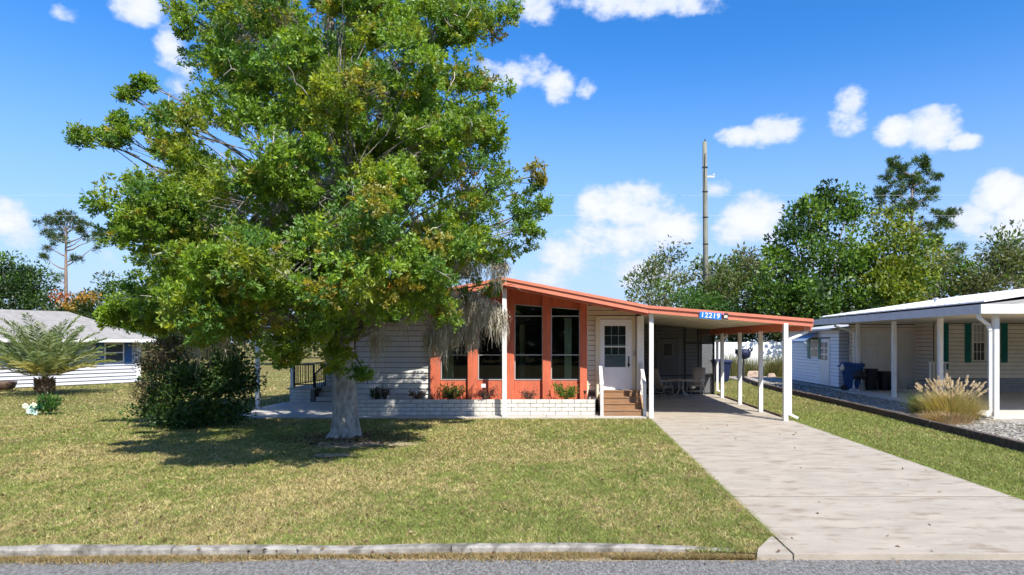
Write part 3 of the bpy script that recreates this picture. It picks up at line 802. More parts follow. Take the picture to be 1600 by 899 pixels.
# garage wall
gy = 32.2; gx0, gx1 = 13.35, 16.4
B('wall', LAP_SHADE, nb, gx0, gx1, gy, gy + .1, .05, 3.12)
D0, D1, DT = XX(1350, gy), XX(1426, gy), ZZ(520, gy)
boards(nb, gx0, gx1, .10, 3.1, gy - .015, NSIDING, .18, holes=[(D0 - .12, D1 + .12, 0, DT + .12)])
for a, b in ((D0 - .12, D0), (D1, D1 + .12)): B('door_trim', WHITE, nb, a, b, gy - .05, gy - .004, .08, DT + .1)
B('door_trim', WHITE, nb, D0, D1, gy - .05, gy - .004, DT, DT + .1)
GD = M('garage_door_paint', (.74, .72, .68), .5, .03)
gd = B('garage_door', GD, nb, D0, D1, gy - .02, gy - .004, .08, DT)
for r in range(4):
    for k in range(4):
        w = (D1 - D0) / 4; h = (DT - .1) / 4
        B('door_panel', GD, gd, D0 + k * w + .07, D0 + (k + 1) * w - .07, gy - .048, gy - .02, .12 + r * h + .07, .1 + (r + 1) * h - .06, bevel=.01)
B('window', WHITE, nb, XX(1333, gy), XX(1345, gy), gy - .05, gy - .03, 1.2, 2.7)
# window wall
wy = 30.5; cx = XX(1460, wy)
MB().box(cx, 26, wy, wy + .1, .05, 3.12).build('wall', LAP_SHADE, nb)
MB().box(cx, cx + .1, wy + .1, gy, .05, 3.12).build('wall', LAP_SHADE, nb)
z = .1
while z < 3.05:
    MB().hexa([(cx - .042, wy + .1, z), (cx, wy + .1, z), (cx, gy - .05, z), (cx - .042, gy - .05, z)], [(cx - .004, wy + .1, z + .163), (cx, wy + .1, z + .163), (cx, gy - .05, z + .163), (cx - .004, gy - .05, z + .163)]).build('siding_board', NSIDING, nb); z += .18
nz0, nz1 = ZZ(565, wy), ZZ(505, wy); nx0, nx1 = XX(1518, wy), XX(1561, wy)
boards(nb, cx + .1, 22, .68, 3.1, wy - .015, NSIDING, .18, holes=[(nx0 - .02, nx1 + .02, nz0 - .03, nz1 + .03)])
B('corner_trim', M('tan_trim', (.62, .56, .44), .5, .04), nb, cx - .01, cx + .1, wy - .04, wy - .002, .1, 3.11)
wf = MB()
xm = (nx0 + nx1) / 2
for a, b in ((nx0, nx0 + .07), (xm - .07, xm + .07), (nx1 - .07, nx1)): wf.box(a, b, wy - .06, wy - .005, nz0, nz1)
for a, b in ((nx0 + .07, xm - .07), (xm + .07, nx1 - .07)):
    for z in (nz0 + .03, (nz0 + nz1) / 2, nz1 - .03): wf.box(a, b, wy - .055, wy - .005, z - .03, z + .03)
wf = wf.build('window', WHITE, nb)
NP = M('neighbour_pane', (.05, .055, .06), .3, .1, spec=.2); NBL = M('window_blind', (.38, .38, .36), .6, .1)
for a, b in ((nx0 + .07, xm - .07), (xm + .07, nx1 - .07)):
    zm_ = (nz0 + nz1) / 2
    B('pane', NP, wf, a, b, wy - .02, wy - .006, nz0 + .06, zm_ - .03)
    B('pane', NBL, wf, a, b, wy - .02, wy - .006, zm_ + .03, nz1 - .06)
    mun = MB()
    for k in (1, 2): x = a + (b - a) * k / 3; mun.box(x - .012, x + .012, wy - .03, wy - .021, nz0 + .06, zm_ - .03); mun.box(x - .012, x + .012, wy - .03, wy - .021, zm_ + .03, nz1 - .06)
    for z in ((nz0 + zm_) / 2, (nz1 + zm_) / 2): mun.box(a, b, wy - .029, wy - .022, z - .012, z + .012)
    mun.build('glazing_bar', WHITE, wf)
def shutter(x0, x1, z0, z1, y, mat, par):
    s = MB().box(x0, x1, y - .04, y, z0, z1).build('shutter', mat, par)
    n = int((z1 - z0) / .07)
    m = MB()
    for i in range(n):
        z = z0 + .03 + i * (z1 - z0 - .06) / n
        m.add([(x0 + .05, y - .043, z + .045), (x1 - .05, y - .043, z + .045), (x1 - .05, y - .062, z), (x0 + .05, y - .062, z)], [(0, 1, 2, 3)])
    m.build('louvre', mat, s)
for a, b in ((1506.5, 1516), (1563, 1573), (1465, 1481)): shutter(XX(a, wy), XX(b, wy), nz0 - .05 if a > 1500 else nz0 - .35, nz1 + .05, wy - .03, TEAL, nb)
# block skirting under the window wall
SK = M('grey_skirting_block', (.33, .33, .34), .8, .15, 6, .2, 40)
sb = MB().box(0, .385, 0, .08, 0, .11).mesh('skirting_block'); sb.materials.append(SK)
for r in range(5):
    for k in range(15):
        x = cx + .1 + k * .395 + (.2 if r % 2 else 0)
        piece('skirting_block', sb, nb, (x, wy - .09, .08 + r * .12))
# shed at the far end
shed = empty('shed', (14.4, 37, 0), 'small white sided lean-to shed at the end of the patio', 'shed')
sx0 = 13.32; sy0, sy1 = 33.35, 41
MB().box(sx0, 17, sy0, sy1, 0, 2.85).build('wall', LAP_SHADE, shed)
MB().hexa([(sx0 - .4, sy0 - .02, 2.86), (17, sy0 - .02, 3.3), (17, sy1 + .3, 3.3), (sx0 - .4, sy1 + .3, 2.86)], [(sx0 - .4, sy0 - .02, 2.95), (17, sy0 - .02, 3.4), (17, sy1 + .3, 3.4), (sx0 - .4, sy1 + .3, 2.95)]).build('roof', ROOFG, shed)
SW = M('shed_siding', (.74, .75, .78), .5, .04)
z = .08
wyA, wyB = 13.3 * F / (1279 - CX), 13.3 * F / (1267 - CX); dyA, dyB = 13.3 * F / (1297 - CX), 13.3 * F / (1281 - CX)
while z < 2.8:
    ysg = [(sy0 - .02, sy1)]
    if z < 2.45: ysg = [(dyB, sy1), (sy0 - .02, dyA)]
    if 1.45 < z < 2.4: ysg = [(wyB, sy1), (dyB, wyA), (sy0 - .02, dyA)]
    for a, b in ysg:
        if b - a > .05: MB().hexa([(sx0 - .05, a, z), (sx0 - .002, a, z), (sx0 - .002, b, z), (sx0 - .05, b, z)], [(sx0 - .008, a, z + .158), (sx0 - .002, a, z + .158), (sx0 - .002, b, z + .158), (sx0 - .008, b, z + .158)]).build('siding_board', SW, shed)
    z += .175
boards(shed, sx0 - .035, 13.9, .08, 2.85, sy0 - .018, SW, .175)
sdo = B('door', WHITE, shed, sx0 - .06, sx0 - .004, dyA, dyB, .08, 2.45)
for k in range(2):
    for q in range(3):
        w = (dyB - dyA) * .28; a = dyA + (dyB - dyA) * (.18 + k * .36)
        B('pane', NP, sdo, sx0 - .066, sx0 - .061, a, a + w, 1.35 + q * .32, 1.62 + q * .32)
swi = B('window', WHITE, shed, sx0 - .05, sx0 - .004, wyA, wyB, 1.45, 2.4)
B('pane', NP, swi, sx0 - .056, sx0 - .051, wyA + .1, wyB - .1, 1.52, 1.90)
B('pane', NP, swi, sx0 - .056, sx0 - .051, wyA + .1, wyB - .1, 1.96, 2.33)
for a, b in ((wyA - .42, wyA - .03), (wyB + .03, wyB + .42)): B('shutter', TEAL, shed, sx0 - .075, sx0 - .036, a, b, 1.38, 2.47)
aw0, aw1 = wyA - .2, wyB + .7
MB().add([(sx0 - .03, aw0, 2.78), (sx0 - .03, aw1, 2.78), (sx0 - .85, aw1, 2.34), (sx0 - .85, aw0, 2.34), (sx0 - .85, aw0, 2.24), (sx0 - .85, aw1, 2.24)], [(0, 1, 2, 3), (3, 2, 5, 4)]).build('awning', M('blue_grey_awning', (.20, .27, .38), .6, .08), shed)
MB().bar((sx0 - .84, aw0 + .03, 2.28), (sx0 - .04, aw0 + .03, 1.75), .03).build('awning_stay', ROOFG, shed)
spout([(sx0 - .3, sy1 - .1, 2.85), (sx0 - .08, sy1 - .1, 2.6), (sx0 - .08, sy1 - .1, .15)], par=shed)

# porch steps of the neighbour
ns = empty('patio_steps', (16.2, 29.8, 0), 'grey patio steps with white railing by the teal shutters', 'steps')
for k in range(3): B('step', CONC2, ns, XX(1412, 30) + k * .38, 16.9, 29.5, 30.47, .08 + k * .17, .08 + (k + 1) * .17 - .003, bevel=.008)
for k in range(3): B('step_mat', DARK, ns, XX(1412, 30) + k * .38 + .03, XX(1412, 30) + k * .38 + .36, 29.6, 30.4, .08 + (k + 1) * .17 - .003, .08 + (k + 1) * .17 + .008)
rm = MB()
for k in range(5): x = XX(1452, 29.6) + k * .17; B('baluster', WHITE, ns, x - .025, x + .025, 29.55, 29.60, .5 if k else .08, 1.35)
B('rail_post', WHITE, ns, XX(1452, 29.6) - .05, XX(1452, 29.6) + .04, 29.5, 29.549, .08, 1.42)
B('handrail', WHITE, ns, XX(1452, 29.6) - .06, XX(1452, 29.6) + .8, 29.52, 29.62, 1.352, 1.42)

# landscape timbers along the gravel bed
tb = empty('timber_edging', (9.8, 21, 0), 'row of dark landscape timbers edging the gravel bed', 'edging')
pts = [(9.45, 13.2), (9.55, 15.6), (9.66, 18.0), (9.76, 20.4), (9.83, 22.8), (9.85, 25.2), (9.84, 27.6), (9.82, 30.0), (9.86, 32.6), (9.98, 35.6), (10.35, 39), (10.9, 43.5)]
for (a, b) in zip(pts[:-1], pts[1:]):
    j = rnd.uniform(-.02, .02)
    MB().bar((a[0] + j, a[1] + .01, .085), (b[0] + j, b[1] - .01, .085 + rnd.uniform(-.01, .01)), .15, .22).build('timber', TIMBER, tb, bevel=.02)
# dark strip of wood edging beside the carport posts
ce = empty('driveway_edging', (6.55, 24, 0), 'thin brown board edging along the carport posts', 'edging')
for a, b in ((20.6, 23.5), (23.5, 26.5), (26.5, 29.3)): MB().box(6.46, 6.52, a, b - .01, -.02, .07).build('edging_board', TIMBER, ce)

# ------------------------------------------------------------------ house on the left
C = Vector((-24.1, 38.4, 0)); lh = empty('left_house', C, 'white sided house with grey shingle hip roof behind the palm', 'house')
lh.rotation_euler = (0, 0, math.atan2(-.853, -.52))
MB().box(0, 14, -6, -.02, 0, 2.55).build('wall', LAP_SHADE, lh, local=True)
z = .05
lbm = None
while z < 2.5:
    h = .19
    MB().hexa([(0, -.02, z), (14, -.02, z), (14, .055, z), (0, .055, z)], [(0, -.02, z + h - .02), (14, -.02, z + h - .02), (14, .004, z + h - .02), (0, .004, z + h - .02)]).build('siding_board', BLUESIDE, lh, local=True)
    z += h
B('corner_trim', WHITE, lh, -.03, .09, -.03, .045, 0, 2.5, local=True)
e = .95
rp = [(-.5, e, 2.42), (15, e, 2.42), (15, -6 - e, 2.5), (-e, -6 - e, 2.5), (2.2, -3, 3.98), (15, -3, 3.98)]
MB().add(rp + [(x, y, z - .12) for x, y, z in rp[:4]], [(0, 4, 5, 1), (0, 3, 4), (3, 2, 5, 4), (6, 7, 8, 9), (0, 1, 7, 6), (1, 2, 8, 7), (2, 3, 9, 8), (3, 0, 6, 9)]).build('roof', SHINGLE, lh, local=True)
B('fascia', WHITE, lh, -.5, 15, e, e + .03, 2.27, 2.43, local=True)
lw = B('window', WHITE, lh, .75, 1.75, .02, .08, 1.2, 2.2, local=True)
for a, b in ((1.25, 1.68), (1.73, 2.15)): B('pane', NP, lw, .82, 1.68, .081, .086, a, b, local=True)
for a, b in ((.36, .73), (1.77, 2.14)): B('shutter', BLUE, lh, a, b, .056, .095, 1.1, 2.3, local=True)
spout([(-.1, .1, 2.4), (-.06, .08, 2.2), (-.06, .08, .1)], par=None).parent = lh
# ------------------------------------------------------------------ trees
def in_ball(n):
    v = unit(rng.normal(size=(n, 3))); return v * rng.random((n, 1)) ** (1 / 3)
def tint(n, cols, w=None, jit=.18):
    cols = np.array(cols); i = rng.choice(len(cols), n, p=w)
    return cols[i] * (1 + rng.uniform(-jit, jit, (n, 1)))
def curve(a, b, sag=0.0, n=4, wob=.0):
    a, b = Vector(a), Vector(b); out = []
    L = (b - a).length
    for i in range(n + 1):
        t = i / n; p = a.lerp(b, t) + Vector((0, 0, sag * L * math.sin(math.pi * t)))
        if 0 < i < n: p += Vector((rnd.uniform(-1, 1), rnd.uniform(-1, 1), rnd.uniform(-1, 1))) * wob * L
        out.append(p)
    return out

# --- the big oak
OX, OY = G(537, 683).x, G(537, 683).y
oak = empty('oak_tree', (OX, OY, 0), 'huge spreading oak with glossy leaves and pale trunk on the front lawn', 'tree')
LOBES = [(520, -90, 16, 2.6), (420, -10, 15, 2.2), (620, -10, 16, 2.1), (700, 50, 16.5, 1.0), (765, 22, 16.5, .62), (715, 15, 16.5, .6), (350, 30, 15.5, .7), (275, 15, 15.5, .2), (300, 40, 15.5, .3),
         (425, 110, 14, 1.6), (530, 130, 13, 2.2), (640, 130, 14.5, 1.8), (715, 165, 16, .95), (762, 140, 16.5, .45), (770, 205, 16.5, .6), (735, 235, 16.5, .6),
         (350, 150, 14.5, .7), (335, 90, 15, .25), (255, 205, 14.5, .42), (205, 222, 14.5, .32), (165, 222, 14.5, .22), (200, 150, 15, .1), (225, 130, 15, .08), (125, 215, 14.5, .1), (260, 175, 14.8, .15), (190, 190, 14.5, .1),
         (315, 270, 14, .95), (225, 290, 14.5, .3), (215, 335, 14.5, .25), (260, 240, 14.5, .35), (420, 250, 12.5, 2.1), (560, 250, 12, 2.1), (680, 270, 14, 1.4), (750, 290, 16.5, .8), (810, 300, 17, .62), (835, 275, 17, .28), (840, 325, 17, .25), (800, 365, 17.5, .62), (830, 355, 17.5, .3), (740, 350, 17, .9),
         (275, 370, 13.5, .8), (215, 355, 13.5, .2), (350, 370, 12, 1.7), (480, 370, 11.5, 1.9), (600, 370, 12.5, 1.5), (690, 385, 15, 1.1),
         (200, 460, 13, .42), (175, 475, 13, .22), (180, 505, 13, .2), (265, 455, 12.5, .8), (350, 435, 11.4, 1.0), (450, 435, 11.0, 1.1), (540, 470, 12, .75), (620, 440, 14, 1.1), (690, 440, 16, .8),
         (290, 500, 12.5, .5), (230, 490, 12.8, .3), (300, 485, 12.2, .4), (240, 505, 13.5, .25), (345, 495, 12, .3), (385, 520, 11.8, .42), (430, 530, 11.6, .36), (475, 535, 11.6, .4), (330, 525, 12.4, .3), (270, 515, 13, .3), (535, 535, 13.5, .45), (555, 585, 14.6, .3), (575, 600, 14.8, .15), (520, 560, 14, .4), (640, 480, 15, .5), (450, 555, 13, .12),
         (400, 300, 19, 2.2), (560, 240, 19.3, 2.3), (500, 90, 19, 2.5), (330, 420, 18, 1.4), (620, 340, 18.2, 1.5), (300, 330, 17, .9), (440, 430, 16, 1.3), (560, 420, 16, 1.5),
         (745, 415, 17.8, .55), (740, 462, 18.3, .28), (700, 452, 18.0, .32), (772, 450, 18.5, .18), (700, 480, 17.8, .45), (655, 455, 17, .7)]
# trunk with a flared foot and surface roots
def trunk_mesh():
    prof = [(0, .37), (.10, .345), (.25, .32), (.5, .295), (.9, .275), (1.4, .27), (2.0, .265), (2.7, .26), (3.4, .26), (4.4, .24), (5.5, .20), (7, .15), (9, .09), (11, .04)]
    n = 28; vs = []
    for z, r in prof:
        cxx = OX - .03 * z + .05 * math.sin(z * .9); cyy = OY - .02 * z + .06 * math.sin(z * .7 + 1)
        for k in range(n):
            a = 2 * math.pi * k / n; fl = max(0, 1 - z / .7)
            rr = r * (1 + .05 * math.sin(3 * a + z) + .03 * math.sin(7 * a + 2 * z) + fl * (.07 * math.sin(5 * a + .8) + .05 * math.sin(9 * a)))
            vs.append((cxx + rr * math.cos(a), cyy + rr * math.sin(a), z - .03))
    m = MB(); fs = []
    for i in range(len(prof) - 1):
        for k in range(n): k2 = (k + 1) % n; fs.append((i * n + k, i * n + k2, (i + 1) * n + k2, (i + 1) * n + k))
    m.add(vs, fs)
    for a in (0.1, .9, 1.9, 2.9, 3.6, 4.5, 5.3):
        p0 = Vector((OX + .26 * math.cos(a), OY + .26 * math.sin(a), .10)); L = rnd.uniform(.25, .5)
        pts = [p0, p0 + Vector((math.cos(a) * L * .4, math.sin(a) * L * .4, -.10)), p0 + Vector((math.cos(a + .2) * L, math.sin(a + .2) * L, -.20))]
        m.tube(pts, [.075, .05, .015], 7)
    return m
trunk_mesh().build('trunk', BARK, oak, smooth=True)
def trunk_at(z): return Vector((OX - .03 * z + .05 * math.sin(z * .9), OY - .02 * z + .06 * math.sin(z * .7 + 1), z))
limb = MB(); cl_c, cl_r = [], []; limb_paths = []
for (px, py, Y, r) in LOBES:
    if px >= 680 and py < 330: Y -= 1.7
    c = W(px, py, Y)
    dist = math.hypot(c.x - OX, c.y - OY)
    z0 = max(2.2, min(9.5, c.z - .55 * dist - .3))
    p = curve(trunk_at(z0), c, .06, 5, .035)
    r0 = .035 + .035 * min(r, 2)
    limb.tube(p, [r0 * (1 - .14 * i) for i in range(6)], 6, cap=False)
    limb_paths.append((p, c, r))
    if r > .8:      # big boughs break up into separate sprays with gaps between them
        ms = int(2.1 * r * r + 3)
        sc_ = unit(rng.normal(size=(ms, 3))) * rng.uniform(.55, 1.0, (ms, 1)) * r * np.array([1, 1, .92])
        v = np.concatenate([s_[None] + in_ball(6) * rnd.uniform(.38, .62) * np.array([1.15, 1.15, .62]) for s_ in sc_])
    else:
        n = max(3, int(8.2 * r * r + 4.0 * r))
        v = unit(rng.normal(size=(n, 3))) * (rng.uniform(.45, 1.0, (n, 1)) ** .7) * r * np.array([1, 1, .92])
    for q in v:
        cc = c + Vector(q)
        if cc.z < 1.5 or (cc.y > 19.6 and cc.z < 4.8): continue
        cl_c.append(cc); cl_r.append(rnd.uniform(.20, .38) * (1 if r > .5 else .7))
        s = p[rnd.choice((2, 3, 4))].lerp(c, rnd.random())
        tw = curve(s, cc, .04, 3, .06)
        limb.tube(tw, [.014, .010, .008, .004], 4, cap=False)
tag(limb.build('limbs', LIMB, oak, smooth=True), kind='stuff')
cl_c = np.array([tuple(c) for c in cl_c]); cl_r = np.array(cl_r); NC = len(cl_c)
SPR, LPS = 24, 18
ci = np.repeat(np.arange(NC), SPR)
sp = cl_c[ci] + in_ball(len(ci)) * cl_r[ci][:, None] * np.array([1.15, 1.15, .85])
axis = unit((sp - cl_c[ci]) * 2.0 / cl_r[ci][:, None] + np.array([0, 0, .8]) + rng.normal(size=sp.shape) * .4)
li = np.repeat(np.arange(len(sp)), LPS)
ld = unit(axis[li] * .75 + unit(rng.normal(size=(len(li), 3))) * 1.0)
lb = sp[li] + axis[li] * rng.uniform(-.09, .04, (len(li), 1)) + ld * .015
LL = rng.uniform(.052, .094, len(li))
P = leaves(lb, ld, LL, LL * rng.uniform(.36, .5, len(li)))
cc = tint(NC, [(.17, .285, .022), (.21, .325, .024), (.11, .23, .032), (.25, .315, .024), (.27, .25, .025)], [.36, .28, .18, .14, .04])
col = cc[ci[li]] * (1 + rng.uniform(-.25, .35, (len(li), 1)))
spc = tint(len(sp), [(1, 1, 1), (1.35, 1.2, .7), (1.9, 1.0, .8), (.75, .85, .9)], [.74, .12, .02, .12], 0)
col = col * spc[li]
# rusty older leaves high up and on the right, as the photograph shows
keep = np.ones(len(P), bool)
quads('crown', P[keep], LEAF, oak, col[keep])
# bare pale twigs at the outside
tw = MB()
for i in rng.choice(NC, 330, replace=False):
    c = Vector(cl_c[i]); d = Vector((rnd.uniform(-1, 1), rnd.uniform(-1.2, .3), rnd.uniform(-.5, 1))).normalized()
    L = rnd.uniform(.25, .6); p = curve(c, c + d * L, .1, 3, .1); tw.tube(p, [.010, .008, .006, .003], 4, cap=False)
    for k in range(2):
        e = Vector((rnd.uniform(-1, 1), rnd.uniform(-1, 1), rnd.uniform(-.4, 1))).normalized() * L * .5
        tw.tube(curve(p[2], p[2] + e, .1, 2, .1), [.007, .005, .002], 3, cap=False)
tag(tw.build('twigs', M('pale_twig', (.42, .38, .33), .9, .15), oak), kind='stuff')
# hanging moss
def moss(name, parent, spots):
    B0, L0, W0 = [], [], []
    for (px, py, Y, rx, rz, n, L) in spots:
        c = np.array(W(px, py, Y)); q = in_ball(n) * np.array([rx, rx * .8, rz])
        # hang from a few twigs so it falls in tufts
        k = max(4, n // 24); tuft = c + in_ball(k) * np.array([rx, rx * .8, rz]); j = rng.integers(0, k, n)
        tl = rng.uniform(.3, 1.25, k)
        of = rng.normal(size=(n, 3)) * .07
        B0.append(tuft[j] + of); L0.append(.82 * L * tl[j] * rng.uniform(.5, 1.15, n) * np.clip(1.25 - np.linalg.norm(of[:, :2], axis=1) / .13, .2, 1.1))
    b = np.concatenate(B0); L = np.concatenate(L0); n = len(b); S = 5
    a = rng.uniform(0, 6.28, n); side = np.stack([np.cos(a), np.sin(a), np.zeros(n)], 1)
    w = rng.uniform(.006, .014, n)
    pts = [b]; drift = rng.normal(size=(n, 3)) * np.array([.09, .09, 0])
    for s in range(S):
        pts.append(pts[-1] + np.array([0, 0, -1]) * (L / S)[:, None] + drift * (L / S)[:, None] + rng.normal(size=(n, 3)) * .026)
    Q = []
    for s in range(S):
        w0 = (w * (1 - s / S * .8))[:, None]; w1 = (w * (1 - (s + 1) / S * .8))[:, None]
        Q.append(np.stack([pts[s] - side * w0, pts[s] + side * w0, pts[s + 1] + side * w1, pts[s + 1] - side * w1], 1))
    ct = tint(n, [(.44, .41, .34), (.34, .315, .26), (.54, .50, .42)], None, .15)
    return quads(name, np.concatenate(Q), MOSS, parent, np.concatenate([ct] * S))
moss('spanish_moss', oak, [(740, 482, 18.4, .6, .55, 1700, .75), (775, 490, 18.6, .25, .3, 500, .85), (695, 465, 18.2, .6, .45, 900, .7), (725, 525, 18.4, .45, .3, 800, .55), (680, 525, 18.2, .25, .35, 500, .8), (660, 450, 17.5, .8, .5, 1000, .8),
     (720, 405, 17.5, .7, .45, 1100, .7), (690, 510, 18.0, .35, .3, 700, 1.0), (615, 480, 16, .6, .35, 800, .8), (560, 470, 14.5, .4, .3, 300, .6), (640, 400, 16.5, .8, .6, 700, .7), (775, 415, 17.6, .4, .35, 500, .7), 
     (590, 530, 15.5, .25, .15, 160, 1.2), (400, 510, 13, .8, .3, 300, .5), (320, 535, 13.5, .6, .2, 300, .5), (480, 300, 13, 1.2, .6, 260, .6), (560, 330, 13.0, .9, .5, 360, .7), (520, 450, 12.5, .6, .4, 260, .6), (640, 300, 14.2, .8, .5, 260, .6)])
# bare twigs poking out of the moss
tw = MB()
for k in range(26):
    p = W(rnd.uniform(650, 795), rnd.uniform(400, 530), 18.4); d = Vector((rnd.uniform(-.6, 1), rnd.uniform(-.8, .2), rnd.uniform(-.4, .4)))
    tw.tube(curve(p, p + d * rnd.uniform(.3, .6), .1, 3, .08), [.012, .009, .006, .003], 4, cap=False)
tag(tw.build('moss_twigs', MATS['pale_twig'], oak), kind='stuff')
# leaf litter round the foot
N = 1500; a = rng.uniform(0, 6.28, N); rr = rng.random(N) ** .6 * 1.5
b = np.stack([OX + .2 + rr * np.cos(a) * 1.2, OY - .25 + rr * np.sin(a) * .8, np.full(N, .02)], 1)
P = leaves(b, rng.normal(size=(N, 3)) * np.array([1, 1, .25]), rng.uniform(.05, .09, N), .035)
tag(quads('leaf_litter', P, FOL, None, tint(N, [(.14, .085, .045), (.09, .06, .035), (.26, .18, .10)])), 'brown fallen leaves scattered round the foot of the oak', 'leaf litter', kind='stuff')

# --- generic broadleaf trees and bushes
def tree(name, label, base, blobs, leafsize, cols, cw=None, dens=1.0, trunk_r=.2, bark=BARK2, group=None, up=.4, cat='tree', narrow=.55, mat=FOL, stem_to=None, cr=1.0, lcap=26000):
    """blobs: (px, py, Y, radius) lobes of the crown"""
    base = Vector(base)
    root = empty(name, base, label, cat, group)
    C, Rr = [], []
    m = MB(); top = None
    cs = [(W(px, py, Y), r) for px, py, Y, r in blobs]
    zmax = max(c.z for c, r in cs)
    mc = sum((c for c, r in cs), Vector()) / len(cs)
    fork = base.lerp(Vector((mc.x, mc.y, mc.z)), .45); 
    tp = curve(base - Vector((0, 0, .1)), fork, 0, 4, .02)
    m.tube(tp, [trunk_r, trunk_r * .85, trunk_r * .75, trunk_r * .68, trunk_r * .6], 8)
    for c, r in cs:
        p = curve(fork, c, .05, 4, .05); m.tube(p, [trunk_r * .5, trunk_r * .4, trunk_r * .3, trunk_r * .2, trunk_r * .1], 5, cap=False)
        crad = leafsize * 3.6 * cr
        n = max(2, int(dens * 4.0 * (r / crad) ** 2))
        v = unit(rng.normal(size=(n, 3))) * (rng.uniform(.4, 1.0, (n, 1)) ** .7) * r
        v[:, 2] *= .9
        for q in v:
            cc = c + Vector(q)
            if cc.z < .15: cc.z = .15 + rnd.random() * .2
            C.append(tuple(cc)); Rr.append(crad * rnd.uniform(.7, 1.25))
            if rnd.random() < .4: m.tube(curve(p[rnd.choice((2, 3))], cc, .04, 2, .05), [trunk_r * .12, trunk_r * .08, trunk_r * .04], 3, cap=False)
    m.build('trunk' if cat == 'tree' else 'stems', bark, root, smooth=True)
    C = np.array(C); Rr = np.array(Rr)
    per = int(min(80, max(16, lcap / len(C))))
    ci = np.repeat(np.arange(len(C)), per)
    off = in_ball(len(ci)) * Rr[ci][:, None] * np.array([1.1, 1.1, .75])
    d = unit(off / Rr[ci][:, None] + rng.normal(size=off.shape) * .55 + np.array([0, 0, up]))
    L = leafsize * rng.uniform(.7, 1.3, len(ci))
    P = leaves(C[ci] + off, d, L, L * narrow)
    cc = tint(len(C), cols, cw, .2)
    quads('crown' if cat == 'tree' else 'foliage', P, mat, root, cc[ci] * (1 + rng.uniform(-.25, .3, (len(ci), 1))))
    return root
def far(px, Y): return (XX(px, Y), Y, 0)
DG = [(.030, .065, .014), (.045, .085, .014), (.022, .05, .014)]
MG = [(.095, .185, .02), (.125, .215, .022), (.06, .135, .02)]
YG = [(.18, .235, .02), (.145, .21, .017), (.22, .245, .025), (.085, .145, .016)]
OL = [(.16, .18, .075), (.13, .155, .055), (.20, .205, .10), (.09, .12, .04)]

# bush by the left corner of the lawn, with brown vine on its left side
tree('corner_shrub', 'large dark green shrub under the left edge of the oak', far(300, 18.6), [(250, 640, 18.2, .5), (300, 640, 18.2, .62), (350, 630, 18.4, .62), (330, 580, 18.6, .75), (280, 600, 18.6, .62), (370, 590, 18.8, .55), (345, 540, 19, .6), (385, 600, 18.6, .25), (225, 645, 18.0, .28), (300, 655, 17.8, .35)],
     .10, [(.045, .095, .02), (.065, .12, .02), (.03, .07, .02), (.07, .14, .035)], dens=1.9, trunk_r=.06, cat='shrub', lcap=42000)
tree('vine_tangle', 'brown dry vine tangle climbing at the left end of the dark shrub', far(250, 18.9), [(245, 560, 18.9, .55), (260, 600, 18.8, .5), (235, 610, 18.8, .4), (275, 545, 18.9, .5), (240, 635, 18.6, .3), (235, 575, 18.8, .35), (265, 525, 19, .4)],
     .06, [(.17, .115, .065), (.12, .10, .045), (.10, .11, .03), (.24, .17, .10)], dens=1.0, trunk_r=.04, cat='shrub', lcap=15000)
# background, right
tree('laurel_tree', 'broad dark green tree with bright leaf clumps behind the carport roof', far(1270, 50), [(1270, 340, 50, 1.9), (1240, 390, 49, 2.0), (1300, 330, 51, 1.6), (1310, 400, 49, 2.2), (1225, 440, 48, 1.8), (1280, 450, 48, 2.2), (1340, 330, 52, 1.3), (1350, 420, 50, 1.8), (1250, 480, 47, 2.0), (1200, 460, 48, 1.3), (1310, 490, 47, 2), (1345, 480, 47, 1.8), (1210, 410, 49, .8), (1290, 305, 50.5, .8), (1325, 310, 51, .7), (1240, 335, 50, .7), (1225, 350, 50, .5)],
     .30, MG + DG[:1], dens=1.0, cr=.8, trunk_r=.24, lcap=62000)
tree('lime_green_tree', 'yellow green tree in front of the tall pine behind the neighbouring roof', far(1400, 49), [(1400, 370, 49, 1.5), (1380, 400, 48, 1.6), (1425, 400, 49, 1.5), (1400, 440, 48, 2.0), (1370, 460, 47, 1.6), (1430, 450, 48, 1.5), (1400, 490, 47, 1.8), (1385, 350, 49.5, .8), (1415, 350, 49.5, .8)],
     .28, YG, dens=1.0, cr=.8, trunk_r=.18, lcap=42000)
for spec in (('olive grey tree left of the utility pole with bare twiggy top', 1040, 62, [(1030, 430, 62, 1.6), (1050, 400, 62, 1.0), (1010, 450, 61, 1.2), (1065, 440, 61, 1.6), (1040, 465, 60, 2.0), (1000, 465, 60, .9), (1025, 412, 62, .7), (990, 440, 61, .5)], .55),
             ('olive grey tree right of the utility pole', 1150, 60, [(1150, 420, 60, 1.5), (1175, 440, 59, 1.8), (1120, 440, 60, 1.8), (1155, 400, 60, .8), (1190, 420, 59, 1.1), (1150, 470, 58, 2.4), (1200, 465, 58, 2.0), (1110, 465, 58, 2), (1100, 415, 60, 1.0)], .85),
             ('olive tree between lime green tree and the rightmost tree', 1475, 56, [(1470, 410, 56, 1.5), (1490, 440, 55, 1.8), (1460, 450, 55, 1.6), (1450, 420, 56, 1.0), (1510, 440, 55, 1.4)], .8),
             ('olive tree with pointed top at the right picture edge', 1570, 54, [(1570, 395, 54, 1.3), (1590, 420, 53, 1.8), (1550, 430, 53, 1.6), (1620, 400, 54, 1.8), (1575, 375, 54, .7), (1530, 440, 53, 1.3), (1650, 430, 53, 2)], .85)):
    tree('olive_tree', spec[0], far(spec[1], spec[2]), spec[3], .34, OL + MG[:1], dens=spec[4] * 2.2, trunk_r=.2, bark=M('grey_bark', (.16, .14, .11), .9, .2), group='olive trees behind the houses', narrow=.42)
